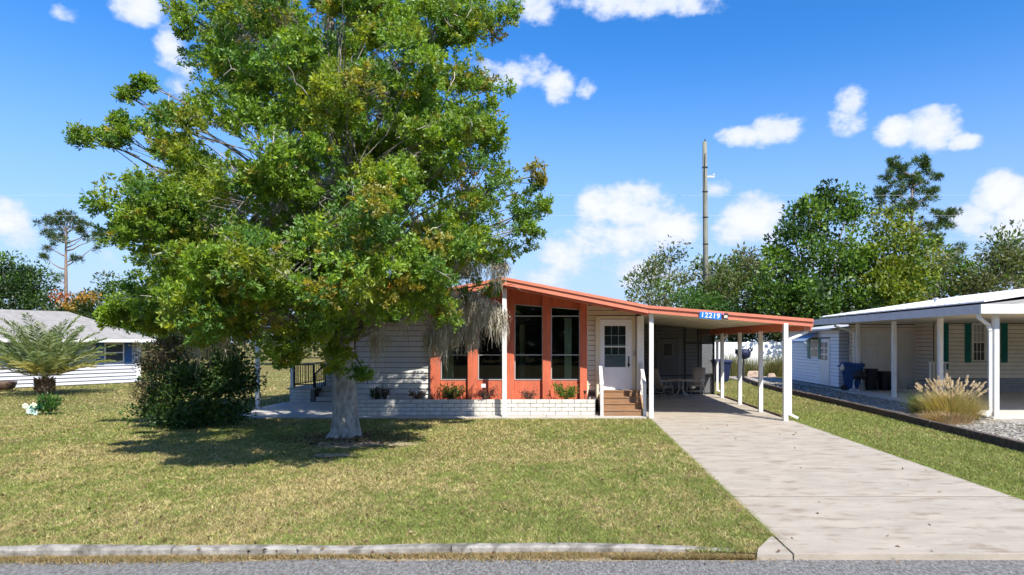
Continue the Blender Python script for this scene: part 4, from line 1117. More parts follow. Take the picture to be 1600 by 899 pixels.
tree('bright_shrub', 'bright green feathery shrub at the foot of the utility pole', far(1090, 52), [(1090, 465, 52, 1.0), (1065, 475, 52, .9), (1115, 475, 52, .9), (1090, 490, 51, 1.2), (1130, 490, 51, 1)], .2, [(.06, .14, .02), (.08, .17, .02), (.04, .10, .02)], dens=1.1, trunk_r=.1, cat='shrub', lcap=9000)
tree('hedge_tree', 'dark leafy tree hanging over the white fence', far(1190, 58), [(1150, 520, 58, 1.6), (1190, 510, 58, 1.9), (1230, 515, 58, 1.9), (1120, 515, 58, 1.6), (1260, 510, 58, 1.8), (1080, 510, 59, 2)], .2, DG + OL[:1], dens=.9, trunk_r=.15)
# pines
def pine(name, label, base, h, r, tufts, ts, lean=0.0, cols=None, tr=.2, top=True):
    root = empty(name, base, label, 'tree', None); base = Vector(base); m = MB()
    tp = [base + Vector((lean * h * t * t, 0, h * t)) for t in (0, .2, .4, .6, .8, .95)]
    m.tube(tp, [tr, tr * .9, tr * .78, tr * .6, tr * .4, tr * .15], 8)
    Cs = []
    for (px, py, Y, s) in tufts:
        c = W(px, py, Y); z0 = min(h * .93, max(h * .3, c.z - .45 * abs(c.x - base.x) - .2)); t = z0 / h
        a = base + Vector((lean * h * t * t, 0, z0)); p = curve(a, c, -.05, 4, .04)
        m.tube(p, [tr * .35, tr * .28, tr * .2, tr * .13, .02], 5, cap=False)
        k = max(3, int((6 if base.x < 0 else 12) * s))
        for q in in_ball(k): Cs.append((tuple(c + Vector((q[0] * s * 1.25, q[1] * s * 1.2, q[2] * s * .8))), .42 * ts))
    m.build('trunk', M('pine_bark', (.22, .16, .12), .9, .25, 4, .4, 20), root, smooth=True)
    C = np.array([c for c, _ in Cs]); per = 70
    ci = np.repeat(np.arange(len(C)), per)
    d = unit(rng.normal(size=(len(ci), 3)) + np.array([0, 0, .55])); L = ts * rng.uniform(.3, .55, len(ci))
    P = leaves(C[ci] + d * .06, d, L, .05 * ts, 0)
    cc = tint(len(C), cols or [(.075, .12, .035), (.09, .135, .035), (.05, .085, .03)])
    quads('crown', P, FOL, root, cc[ci] * (1 + rng.uniform(-.2, .3, (len(ci), 1))))
    return root
pine('pine_tree', 'tall bare-trunked pine with flat crown above the left house', far(103, 62), ZZ(345, 62), 0, [(105, 345, 62, 1.2), (85, 350, 62, 1.1), (125, 350, 62, 1.0), (70, 362, 62, .8), (143, 360, 62, .8), (150, 385, 62, .6), (150, 368, 62, .6), (75, 385, 62, .6), (95, 338, 62, .9), (115, 337, 62, .8), (65, 350, 62, .6), (100, 375, 62, .7), (120, 405, 62, .4), (90, 435, 62, .6), (70, 403, 62, .3), (130, 372, 62, .5), (90, 365, 62, .7)], 1.0, tr=.22)
pine('pine_tree', 'tall pine with upswept branches rising behind the lime green tree', far(1425, 66), ZZ(255, 66), 0,
     [(1400, 255, 66, .6), (1440, 252, 66, .7), (1390, 275, 66, .8), (1420, 270, 66, .8), (1455, 275, 66, .7), (1430, 295, 66, 1.1), (1395, 300, 66, 1.0), (1460, 300, 66, .6), (1380, 310, 66, .8), (1440, 320, 66, 1.2), (1410, 330, 66, 1.3), (1385, 335, 66, .9), (1460, 345, 66, 1.0), (1475, 335, 66, .6), (1490, 335, 66, .5), (1450, 365, 66, 1.2), (1480, 350, 66, .6), (1470, 390, 66, 1.0), (1490, 400, 66, .7), (1500, 390, 66, .5), (1480, 410, 66, .8), (1430, 280, 66, .8), (1405, 262, 66, .5), (1450, 260, 66, .5), (1375, 300, 66, .4)], 1.1, tr=.25, cols=[(.07, .125, .03), (.085, .14, .03), (.05, .09, .025)])
# background, left
tree('live_oak', 'dark green bushy tree behind the left house at the picture edge', far(30, 52), [(30, 440, 52, 1.6), (0, 430, 52, 1.7), (55, 455, 52, 1.5), (20, 470, 51, 2), (-30, 440, 52, 2.2), (65, 480, 51, 1.4), (45, 425, 52, .8), (10, 408, 52, .7), (80, 490, 51, 1)], .22, DG + MG[:1], dens=1.0, trunk_r=.22)
ct = tree('flowering_tree', 'low tree with red and orange flowers behind the left house roof', far(125, 50), [(120, 490, 50, 1.3), (100, 480, 50, 1.0), (140, 480, 50, 1.0), (150, 500, 50, 1.2), (110, 505, 49.5, 1.3), (130, 510, 49, 1.2)], .2, [(.05, .085, .02), (.07, .10, .02), (.03, .06, .02)], dens=1.0, trunk_r=.12)
N = 480; fc = np.array([tuple(W(px, py, 49)) for px, py in ((105, 462), (92, 467), (130, 462), (140, 468), (106, 475), (112, 483), (98, 478), (125, 470), (145, 462), (88, 462))])
fi = rng.integers(0, len(fc), N); b = fc[fi] + in_ball(N) * np.array([.55, .6, .38])
fcol = tint(len(fc), [(.48, .15, .07), (.50, .27, .05), (.42, .12, .08), (.50, .34, .06)])
tag(quads('flowers', leaves(b, rng.normal(size=(N, 3)), .17, .11), FOL, ct, fcol[fi] * (1 + rng.uniform(-.25, .25, (N, 1)))), kind='stuff')
for lab, px, Y, bl in (('pale green loose tree between flowering tree and oak', 175, 54, [(165, 460, 54, 1.1), (180, 450, 54, 1.0), (150, 465, 54, .7), (195, 470, 54, 1.3), (170, 490, 53, 1.6), (205, 445, 54, .9)]),
                       ('green tree far behind the dark shrub', 290, 66, [(260, 470, 66, 2.5), (310, 480, 66, 2.6), (230, 500, 66, 2), (360, 490, 66, 2.5), (300, 520, 65, 2.6)]),
                       ('green tree far behind the side porch', 440, 68, [(420, 490, 68, 2.6), (470, 480, 68, 2.6), (520, 495, 68, 2.4), (440, 520, 67, 2.4)])):
    tree('shade_tree', lab, far(px, Y), bl, .24, MG + OL[:1], dens=.9, trunk_r=.2, group='green trees behind the oak', lcap=14000)
# a mass of wood closing the far distance
N = 42000; X = rng.uniform(-130, 130, N); Yy = rng.uniform(92, 100, N); hh = 4.2 + 3.2 * vnoise(X * .16, X * 0, 3) + 1.6 * vnoise(X * .7, X * 0, 5)
b = np.stack([X, Yy + 3 * vnoise(X * .3, X * 0, 8), hh * rng.random(N) ** .7], 1)
wc = np.array([(.045, .075, .022)]) + np.array([(.05, .045, .02)]) * vnoise(X * .22, b[:, 2] * .3, 9)[:, None]
tag(quads('far_wood', leaves(b, rng.normal(size=(N, 3)) + np.array([0, -.3, .5]), rng.uniform(.4, .8, N), .4), FOL, None, wc * (1 + rng.uniform(-.3, .3, (N, 1)))), 'hazy line of woodland far behind the houses', 'woodland', kind='stuff')

N = 26000; X = rng.uniform(-70, 70, N); hh = 6.0 + 4.0 * vnoise(X * .13, X * 0, 33) + 2.0 * vnoise(X * .6, X * 0, 35)
b = np.stack([X, -34 + 5 * rng.random(N), hh * rng.random(N) ** .8], 1)
tag(quads('wood_across_road', leaves(b, rng.normal(size=(N, 3)) + np.array([0, .3, .5]), rng.uniform(.6, 1.1, N), .6), FOL, None, np.array([(.05, .085, .025)]) * rng.uniform(.6, 1.4, (N, 1))), 'dark trees across the road mirrored in the front windows', 'woodland', kind='stuff')
# --- palm
palm = empty('palm_tree', (*G(70, 618).xy, 0), 'young feathery palm in front of the left house', 'palm')
pb = Vector(palm.location)
MB().tube([pb, pb + Vector((.02, 0, .25)), pb + Vector((0, 0, .5)), pb + Vector((0, 0, .72))], [.24, .30, .27, .15], 14).build('trunk', BARK2, palm, smooth=True)
m = MB()
for k in range(70):   # old leaf bases
    a = k * 2.4; z = .08 + .6 * (k / 70); d = Vector((math.cos(a), math.sin(a), .9))
    p = pb + Vector((math.cos(a) * .24, math.sin(a) * .24, z)); m.tube([p, p + d * .15], [.05, .02], 4)
m.build('leaf_bases', M('palm_husk', (.16, .10, .05), .9, .3, 8), palm)
for k in range(48):
    a = k * 2.399; e = 1.5 - 1.12 * (k / 47) ** .9; L = rnd.uniform(2.5, 3.0); S = 15
    ca, sa = math.cos(a), math.sin(a); pts = [pb + Vector((ca * .1, sa * .1, .70))]; el_ = e
    for s in range(S):
        pts.append(pts[-1] + Vector((ca * math.cos(el_), sa * math.cos(el_), math.sin(el_))) * (L / S)); el_ -= (.012 + .075 * (s / S)) * (1.0 if e > .6 else .8)
    Pq, cq = [], []
    P_ = np.array([tuple(p) for p in pts]); nl = 110
    t = np.repeat(np.linspace(.12, 1, nl // 2), 2) * (S - .01); i = t.astype(int); fr_ = (t - i)[:, None]
    bs = P_[i] * (1 - fr_) + P_[i + 1] * fr_; tg = unit(P_[i + 1] - P_[i]); sd_ = np.array([-sa, ca, 0])[None, :] * np.where(np.arange(nl) % 2, 1, -1)[:, None]
    dirs = unit(tg * .75 + sd_ * .9 + np.array([0, 0, .02]) + rng.normal(size=(nl, 3)) * .16)
    ll = .46 * np.sin(np.clip(t / S, .05, .98) * 2.6 + .35) + .1
    q = leaves(bs, dirs, ll, .042, .1)
    rach = np.stack([P_[:-1] + np.array([-sa, ca, 0]) * .012, P_[:-1] - np.array([-sa, ca, 0]) * .012, P_[1:] - np.array([-sa, ca, 0]) * .010, P_[1:] + np.array([-sa, ca, 0]) * .010], 1)
    base_c = np.array([(.22, .27, .11), (.18, .24, .09), (.25, .28, .09), (.34, .31, .09)][0 if k < 20 else (1 if k < 34 else (2 if k < 43 else 3))]) * rnd.uniform(.85, 1.15)
    quads('frond', np.concatenate([q, rach]), FOL, palm, np.concatenate([base_c * rng.uniform(.8, 1.25, (nl, 1)), np.tile(np.array([[.25, .24, .08]]), (S, 1))]))

# --- planter plants and small bushes
def bushlet(name, label, c, r, h, n, ls, cols, up=.6, group=None, w=.4):
    c = Vector(c); root = empty(name, c, label, 'plant', group)
    m = MB()
    tips = []
    for k in range(14):
        a = rnd.uniform(0, 6.28); p = c + Vector((math.cos(a) * r * rnd.uniform(.3, 1), math.sin(a) * r * .7 * rnd.uniform(.3, 1), h * rnd.uniform(.45, 1)))
        m.tube(curve(c, p, .05, 3, .06), [.010, .008, .006, .003], 4); tips.append(tuple(p))
    m.build('stems', BARK2, root)
    tips = np.array(tips); i = rng.integers(0, len(tips), n)
    t = rng.uniform(.45, 1.05, (n, 1)); b = np.array(c) + (tips[i] - np.array(c)) * t + rng.normal(size=(n, 3)) * r * .16
    b[:, 2] = np.maximum(b[:, 2], c.z + .02)
    d = unit(b - np.array(c) + rng.normal(size=(n, 3)) * r * .6 + np.array([0, 0, up * h * .4]))
    L = ls * rng.uniform(.7, 1.3, n)
    quads('foliage', leaves(b, d, L, L * w), FOL, root, tint(n, cols, None, .25))
    return root
RB = [(.13, .075, .06), (.17, .10, .09), (.09, .05, .045), (.11, .09, .05)]
yp_ = 21.25
bushlet('green_shrub', 'bright green low shrub under the window nearest the entrance', (XX(885, yp_), yp_, .46), .36, .46, 900, .075, MG + YG[:1])
bushlet('green_shrub', 'wide dark and yellow green shrub under the leftmost red window', (XX(703, yp_), yp_, .46), .44, .40, 1000, .075, DG + YG[:2])
bushlet('green_shrub', 'dark green shrub against the white siding beside the oak trunk', (XX(590, yp_), yp_, .46), .33, .36, 700, .07, DG)
bushlet('reddish_plant', 'wiry reddish brown plant right of the dark shrub on white siding', (XX(603, yp_), yp_ - .1, .46), .25, .46, 330, .06, RB)
bushlet('reddish_plant', 'small reddish plant below the shadowed siding left of the red front', (XX(652, yp_), yp_, .46), .28, .34, 420, .06, RB)
bushlet('reddish_plant', 'wiry reddish plant left of the front white post', (XX(760, yp_), yp_, .46), .40, .36, 420, .06, RB)
bushlet('reddish_plant', 'wiry reddish plant right of the front white post', (XX(827, yp_), yp_, .46), .36, .30, 420, .06, RB)
# path light
ltp = empty('garden_light', (XX(914, 21.1), 21.1, .46), 'small black garden path light at the planter end', 'lamp')
MB().tube([(XX(914, 21.1), 21.1, .4), (XX(914, 21.1), 21.1, .68)], .012, 8).build('stake', BLACK, ltp)
MB().lathe([(.035, 0), (.03, .06), (.075, .065), (.02, .10)], (XX(914, 21.1), 21.1, .68), 14).build('lamp_head', BLACK, ltp, smooth=True)
# lawn flowers left
fb = G(72, 649)
bushlet('lawn_bush', 'small bright green bush below the palm', (fb.x + .15, fb.y, 0), .40, .62, 700, .11, [(.05, .14, .02), (.07, .18, .025), (.03, .09, .02)], w=.35)
fl = empty('flower_bunch', (G(52, 650).x, G(52, 650).y, 0), 'bunch of white and yellow flowers with teal leaves on the lawn', 'flowers')
fo = Vector(fl.location)
for (px, py, cname) in ((41, 635, 0), (47, 643, 1), (54, 634, 0), (56, 645, 1), (50, 638, 1)):
    p = W(px, py, fo.y); mm = MB()
    for k in range(7):
        a = k * .9; d = Vector((math.cos(a), -.5, math.sin(a))).normalized(); mm.tube([p, p + d * .06, p + d * .11], [.03, .05, .012], 5)
    mm.build('blossom', M('cream_petal', (.75, .73, .50), .7, .08) if not cname else M('pale_green_petal', (.55, .72, .62), .7, .08), fl, smooth=True)
    MB().tube(curve(fo, p, .05, 3, .05), .01, 5).build('stem', M('teal_leaf', (.02, .22, .18), .6, .15), fl)
q = np.array(fo) + in_ball(60) * np.array([.22, .12, .16]) + np.array([0.08, 0, .22])
quads('leaf_cluster', leaves(q, rng.normal(size=(60, 3)), .12, .06), FOL, fl, tint(60, [(.02, .20, .17), (.03, .14, .08)]))
# clay fire bowl
fp = empty('fire_pit', (*G(8, 612).xy, 0), 'rusty round fire pit on the lawn by the left house', 'fire pit')
fc_ = Vector(fp.location)
MB().lathe([(.20, .08), (.36, .16), (.43, .36), (.45, .46), (.40, .46), (.37, .34), (.15, .22)], fc_, 22).build('bowl', M('rusty_iron', (.12, .075, .055), .8, .3, 7, .3), fp, smooth=True)
for k in range(3):
    a = k * 2.1; MB().tube([fc_ + Vector((.3 * math.cos(a), .3 * math.sin(a), .2)), fc_ + Vector((.36 * math.cos(a), .36 * math.sin(a), 0))], .025, 6).build('leg', BLACK, fp)

# --- ornamental grasses
def grass_clump(name, label, c, n, L, spread, cols, plumes, pc):
    c = Vector(c); root = empty(name, c, label, 'grass'); S = 4
    a = rng.uniform(0, 6.28, n); rr = rng.random(n) ** .7
    b = np.array(c) + np.stack([np.cos(a) * .22 * spread, np.sin(a) * .18 * spread, np.zeros(n)], 1) * rr[:, None]
    out_ = np.stack([np.cos(a), np.sin(a), np.zeros(n)], 1); e = 1.5 - rr * rng.uniform(.0, .95, n); ln = L * rng.uniform(.55, 1.0, n)
    pts = [b]; side = np.cross(out_, [0, 0, 1.0])
    for s in range(S):
        d = out_ * np.cos(e)[:, None] + np.array([0, 0, 1]) * np.sin(e)[:, None]; pts.append(pts[-1] + d * (ln / S)[:, None]); e = e - rng.uniform(.02, .30, n)
    Q = []; w = .011
    for s in range(S):
        w0, w1 = w * (1 - s / S * .9), w * (1 - (s + 1) / S * .9); Q.append(np.stack([pts[s] - side * w0, pts[s] + side * w0, pts[s + 1] + side * w1, pts[s + 1] - side * w1], 1))
    ctn = tint(n, cols, None, .2)
    quads('blades', np.concatenate(Q), GRASS, root, np.concatenate([ctn] * S))
    for k in range(plumes):
        aa = rnd.uniform(0, 6.28); lean = rnd.uniform(.05, .85); Ls = L * rnd.uniform(.65, 1.15)
        p0 = c + Vector((math.cos(aa) * .15, math.sin(aa) * .12, 0)); d = Vector((math.cos(aa) * lean, math.sin(aa) * lean, 1)).normalized()
        p1 = p0 + d * Ls; d2 = (d + Vector((math.cos(aa) * .25, 0, 0))).normalized(); nb_ = 90
        t = rng.random(nb_); bb = np.array(p1)[None] + np.array(d2)[None] * (t * .22)[:, None]
        dd = unit(rng.normal(size=(nb_, 3)) * .55 + np.array(d2))
        st_ = leaves(np.array([tuple(p0), tuple(p0)]), np.array([tuple(p1 - p0)] * 2), (p1 - p0).length, .012, 0)
        quads('plume', np.concatenate([leaves(bb, dd, .07 * (1.1 - t * .6), .014, 0), st_]), GRASS, root, np.concatenate([tint(nb_, pc, None, .15), np.array([[.30, .26, .10]] * 2)]))
    return root
STRAW = [(.55, .44, .20), (.46, .40, .15), (.36, .35, .11), (.60, .48, .26)]
grass_clump('fountain_grass', 'large straw coloured fountain grass clump with pale plumes', G(1488, 657), 3000, 1.0, 2.8, STRAW + [(.50, .40, .19)], 70, [(.66, .54, .37), (.74, .62, .46)])
grass_clump('green_grass_tuft', 'small green grass tuft left of the straw coloured clump', G(1436, 648), 420, .95, 1.1, [(.10, .15, .04), (.14, .18, .05), (.08, .11, .05)], 0, STRAW)
grass_clump('dry_grass_skirt', 'low brown dry grass spilling at the foot of the straw clump', G(1478, 663), 1100, .42, 3.2, [(.40, .28, .15), (.32, .21, .11), (.48, .36, .20)], 0, STRAW)
for lab, px, py, n, L in (('pale tall weeds against the white fence behind the second carport post', 1146, 585, 700, 2.2), ('pale green weeds under the blue tub on its stand', 1175, 585, 700, 1.7), ('rounded weed clump against the fence by the front carport post', 1213, 585, 1100, 1.9)):
    grass_clump('fence_weeds', lab, (XX(px, 45.5), 45.5, 0), n, L, 4.5, [(.20, .20, .07), (.14, .17, .05), (.27, .24, .12)], 0, STRAW)
# weeds in the gravel bed
for k, (px, py) in enumerate(((1410, 655), (1500, 668), (1560, 690))):
    pass

# --- white fence
fe = empty('vinyl_fence', (13, 48, 0), 'white vinyl privacy fence at the back of the lot', 'fence')
for i in range(9):
    x = 7.2 + i * 1.85; B('fence_post', FENCE, fe, x - .07, x + .07, 47.93, 48.07, 0, 2.34)
    for k in range(6): w = 1.71 / 6; B('fence_board', FENCE, fe, x + .07 + k * w + .004, x + .07 + (k + 1) * w - .004, 47.98, 48.02, .08, 2.16)
    B('fence_rail', FENCE, fe, x + .07, x + 1.78, 47.96, 48.04, 2.165, 2.27)
# --- utility pole
PY_ = 58; up = empty('utility_pole', far(1103, PY_), 'tall weathered wooden utility pole rising behind the carport', 'pole')
b0 = Vector(far(1104, PY_)); t0 = W(1101, 222, PY_)
MB().tube([b0, b0.lerp(t0, .5), t0], [.25, .22, .185], 12).build('shaft', POLE, up, smooth=True)
B('bracket', ROOFG, up, t0.x + .15, t0.x + .85, PY_ - .05, PY_ + .05, ZZ(278, PY_), ZZ(276, PY_) + .06)
MB().lathe([(.05, 0), (.09, .05), (.05, .12), (.08, .16), (.03, .2)], (t0.x + .78, PY_, ZZ(277, PY_) + .1), 10).build('insulator', WHITE, up)
for py in (262, 300, 340, 382, 430): MB().tube([b0.lerp(t0, (ZZ(py, PY_)) / t0.z) + Vector((0, 0, d)) for d in (-.04, .04)], .245, 12).build('band', DARK, up)
MB().tube([t0 + Vector((.0, -.22, -1)), b0.lerp(t0, .6) + Vector((-.22, -.22, 0)), b0.lerp(t0, .3) + Vector((-.1, -.3, 0))], .025, 5).build('conduit', DARK, up)
MB().tube([t0 - Vector((0, 0, .1)), t0 + Vector((.05, 0, .25))], [.09, .05], 7).build('pole_cap', DARK, up)
# slack power lines in the distance
for lab, z, Y in (('highest thin pale power line crossing the sky behind the trees', 15.4, 61), ('middle thin pale power line crossing in front of the tall pine', 13.6, 61), ('lowest thin pale power line above the far trees', 11.5, 61)):
    pw = MB(); pts_ = [Vector((-75 + i * 7.5, Y, z - .00022 * (i - 10) ** 2)) for i in range(21)]
    tag(pw.tube(pts_, .007, 4).build('power_line', M('aluminium_cable', (.6, .6, .6), .4, .02)), lab, 'cable', 'power lines behind the house')

# --- patio set under the carport
def make_chair():
    root = bpy.data.objects.new('patio_chair', None); link(root)
    def tb(pts, r=.013, name='leg'): return MB().tube(pts, r, 8).build(name, TUBE, root, smooth=True, local=True)
    for s in (-1, 1):
        x = s * .27
        tb([(x, .30, .0), (x, .20, .38), (x, .10, .62)], name='leg'); tb([(x, -.34, 0), (x, -.16, .40), (x, -.05, .60)], name='leg')
        tb([(x, .28, .60), (x, .24, .63), (x, -.22, .63), (x, -.27, .60)], .02, 'armrest')
        tb([(x * .9, .26, .43), (x * .9, -.20, .38), (x * .9, -.30, .60), (x * .9, -.46, 1.08)], .014, 'side_rail')
    tb([(-.25, .26, .43), (.25, .26, .43)], name='cross_bar'); tb([(-.25, -.46, 1.08), (.25, -.46, 1.08)], name='cross_bar')
    tb([(-.27, .25, .2), (.27, .25, .2)], name='cross_bar'); tb([(-.27, -.25, .2), (.27, -.25, .2)], name='cross_bar')
    def sl(name, pts):
        m = MB(); n = len(pts); vs = []
        for (y, z) in pts: vs += [(-.235, y, z), (-.12, y, z - .012), (0, y, z - .017), (.12, y, z - .012), (.235, y, z)]
        m.add(vs, [(i * 5 + k, i * 5 + k + 1, i * 5 + k + 6, i * 5 + k + 5) for i in range(n - 1) for k in range(4)])
        o = m.build(name, SLING, root, smooth=True, local=True); s_ = o.modifiers.new('thick', 'SOLIDIFY'); s_.thickness = .008; return o
    sl('seat', [(.26, .43), (.1, .41), (-.08, .385), (-.20, .38)]); sl('backrest', [(-.22, .42), (-.30, .60), (-.38, .84), (-.46, 1.08)])
    return root
ch = make_chair(); ch.location = (XX(1037, 27.8), 27.8, .022); ch.rotation_euler = (0, 0, R(-62)); ch.scale = (1.08,) * 3
tag(ch, 'beige sling patio chair left of the round table under the carport', 'chair', 'patio chairs under the carport')
c2 = copy_tree(ch); c2.location = (XX(1087, 28.5), 28.5, .022); c2.rotation_euler = (0, 0, R(152))
tag(c2, 'beige sling patio chair right of the round table, back to the screen', 'chair', 'patio chairs under the carport')
tX, tY = XX(1064, 27.9), 27.9
tbl = empty('patio_table', (tX, tY, .022), 'round beige patio table with curved metal legs under the carport', 'table')
MB().lathe([(.55, .70), (.57, .72), (.57, .735), (.55, .745)], (tX, tY, 0), 32).build('tabletop', SLING, tbl, smooth=False)
for k in range(4):
    a = k * math.pi / 2 + .5; d = Vector((math.cos(a), math.sin(a), 0)); c0 = Vector((tX, tY, 0))
    MB().tube([c0 + d * .14 + Vector((0, 0, .70)), c0 + d * .12 + Vector((0, 0, .50)), c0 + d * .10 + Vector((0, 0, .32)), c0 + d * .22 + Vector((0, 0, .16)), c0 + d * .48 + Vector((0, 0, .035))], .016, 8).build('leg', TUBE, tbl, smooth=True)
MB().lathe([(.11, .40), (.125, .41), (.11, .42)], (tX, tY, 0), 16).build('leg_ring', TUBE, tbl)

# --- bins and grill by the neighbour's garage
def wheelie(name, label, loc, s, mat, rot=0.0):
    root = empty(name, loc, label, 'bin'); root.rotation_euler = (0, 0, rot); root.scale = (s,) * 3
    MB().hexa([(-.24, -.26, .06), (.24, -.26, .06), (.24, .22, .06), (-.24, .22, .06)], [(-.33, -.40, .98), (.33, -.40, .98), (.33, .36, .98), (-.33, .36, .98)]).build('body', mat, root, local=True, bevel=.03)
    MB().hexa([(-.35, -.43, .93), (.35, -.43, .93), (.35, .38, .93), (-.35, .38, .93)], [(-.36, -.44, .985), (.36, -.44, .985), (.36, .39, .985), (-.36, .39, .985)]).build('rim', mat, root, local=True)
    MB().hexa([(-.37, -.46, .99), (.37, -.46, .99), (.37, .42, .99), (-.37, .42, .99)], [(-.32, -.40, 1.06), (.32, -.40, 1.06), (.32, .36, 1.09), (-.32, .36, 1.09)]).build('lid', mat, root, local=True, bevel=.02)
    for sgn in (-1, 1):
        MB().tube([(sgn * .27, .24, .12), (sgn * .33, .24, .12)], .12, 16).build('wheel', BINBLK, root, local=True)
    MB().tube([(-.28, .40, .93), (-.28, .48, .95), (.28, .48, .95), (.28, .40, .93)], .02, 8).build('handle', mat, root, local=True)
    return root
yb = 31.3
wb = wheelie('wheelie_bin', 'blue wheeled recycling bin with a pale jug hanging at its side', (XX(1331, yb), yb, .04), 1.2, BINBLUE, R(62))
jg = MB().lathe([(.06, 0), (.09, .02), (.09, .18), (.04, .25), (.03, .30)], (XX(1316, 30.7), 30.7, 1.0), 12).build('jug', M('milky_plastic', (.62, .56, .46), .4, .05), smooth=True); tag(jg, 'pale plastic jug on the side of the blue bin', 'jug')
for lab, px, w, hgt in (('narrow black rubbish can next to the blue bin', 1361, .30, .98), ('wide black rubbish can beside the garage door post', 1383, .36, .86)):
    cx_ = XX(px, 31.4); rc = empty('rubbish_can', (cx_, 31.4, .075), lab, 'bin', 'black rubbish cans by the garage')
    MB().lathe([(w * .78, 0), (w * .86, hgt * .5), (w * .95, hgt * .93), (w * 1.02, hgt * .94), (w * 1.02, hgt)], (cx_, 31.4, .075), 22).build('body', BINBLK, rc, smooth=False)
    for k in range(8):
        a = k * .785; MB().bar((cx_ + w * .80 * math.cos(a), 31.4 + w * .80 * math.sin(a), .1), (cx_ + w * .95 * math.cos(a), 31.4 + w * .95 * math.sin(a), .05 + hgt * .9), .03).build('rib', BINBLK, rc)
kg = empty('kettle_grill', (XX(1343, 30.6), 30.6, .05), 'black kettle grill on thin legs in front of the blue bin', 'grill'); k0 = Vector(kg.location)
MB().lathe([(.03, .50), (.18, .54), (.27, .66), (.29, .74), (.27, .80), (.15, .93), (.03, .97)], k0, 20).build('kettle', BLACK, kg, smooth=True)
for k in range(3): a = k * 2.09 + .5; MB().tube([k0 + Vector((.2 * math.cos(a), .2 * math.sin(a), .58)), k0 + Vector((.32 * math.cos(a), .32 * math.sin(a), .05))], .014, 6).build('leg', ALU, kg)
for k in range(2): MB().tube([k0 + Vector((-.3 + k * .02, -.14 + k * .3, .08)), k0 + Vector((-.26 + k * .02, -.14 + k * .3, .08))], .09, 14).build('wheel', ALU, kg)
MB().tube([k0 + Vector((-.03, 0, .97)), k0 + Vector((-.03, 0, 1.02)), k0 + Vector((.03, 0, 1.02)), k0 + Vector((.03, 0, .97))], .012, 6).build('handle', BINBLK, kg)
# bin behind the carport and tub on a stand
wheelie('wheelie_bin', 'dark blue wheeled bin behind the carport posts', (XX(1127, 38.5), 38.5, 0), 1.2, M('navy_plastic', (.012, .02, .06), .5, .1), R(15))
td = empty('tub_on_post', (XX(1162, 40), 40, 0), 'dark blue covered tub set on a post behind the carport', 'tub'); t_ = Vector(td.location)
MB().tube([t_, t_ + Vector((0, 0, 1.35))], .05, 8).build('post', DARK, td)
MB().lathe([(.12, 1.28), (.34, 1.38), (.42, 1.62), (.40, 1.78), (.20, 1.86), (.04, 1.88)], t_, 18).build('tub', M('navy_cover', (.012, .018, .05), .6, .2), td, smooth=True)
MB().tube([t_ + Vector((.2, -.2, 1.8)), t_ + Vector((.32, -.25, 1.98)), t_ + Vector((.42, -.2, 1.75))], .06, 8).build('cover_fold', MATS['navy_cover'], td, smooth=True)
MB().tube([t_ + Vector((-.3, -.1, 1.75)), t_ + Vector((-.48, -.1, 1.85)), t_ + Vector((-.45, 0, 1.6))], .06, 8).build('cover_fold', MATS['navy_cover'], td, smooth=True)
# clutter at the fence
for k, (px, w, hgt) in enumerate(((1177, .5, .45), (1205, .3, .3), (1240, .4, .55))):
    x = XX(px, 44); o = MB().hexa([(x - w, 43.8, 0), (x + w, 43.7, 0), (x + w * .9, 44.3, 0), (x - w * .8, 44.2, 0)], [(x - w * .7, 43.9, hgt), (x + w * .6, 43.85, hgt * .9), (x + w * .6, 44.2, hgt), (x - w * .6, 44.1, hgt * .8)]).build('garden_rock', M('tan_rock', (.36, .27, .20), .9, .3, 5, .4), bevel=.06)
    tag(o, ('broad tan rock at the foot of the white fence', 'smallest tan rock at the foot of the white fence', 'tall tan rock beside the shed corner')[k], 'rock', 'tan rocks by the fence')

# ------------------------------------------------------------------ lawn grass
def grass(name, label, regions, hgt, cols_fn, skip=None, cat='grass'):
    Ps, Cs = [], []
    for (n, sample) in regions:
        X, Y = sample(n)
        ok = np.ones(len(X), bool)
        if skip is not None: ok &= ~skip(X, Y)
        X, Y = X[ok], Y[ok]; n = len(X)
        sc = np.clip(Y / 9, .9, 3.2)
        h = hgt * rng.uniform(.45, 1.15, n) * (.75 + .25 * sc); w = .0042 * sc * rng.uniform(.7, 1.5, n)
        a = rng.uniform(0, 6.28, n); b = rng.uniform(0, 6.28, n); lean = rng.uniform(.3, 2.0, n)
        base = np.stack([X, Y, np.zeros(n)], 1); s = np.stack([np.cos(a), np.sin(a), np.zeros(n)], 1)
        tip = base + np.stack([np.cos(b) * lean * h, np.sin(b) * lean * h, h], 1)
        Ps.append(np.stack([base - s * w[:, None], base + s * w[:, None], tip], 1)); Cs.append(cols_fn(X, Y, n))
    return tag(quads(name, np.concatenate(Ps), GRASS, None, np.concatenate(Cs)), label, cat, kind='stuff')
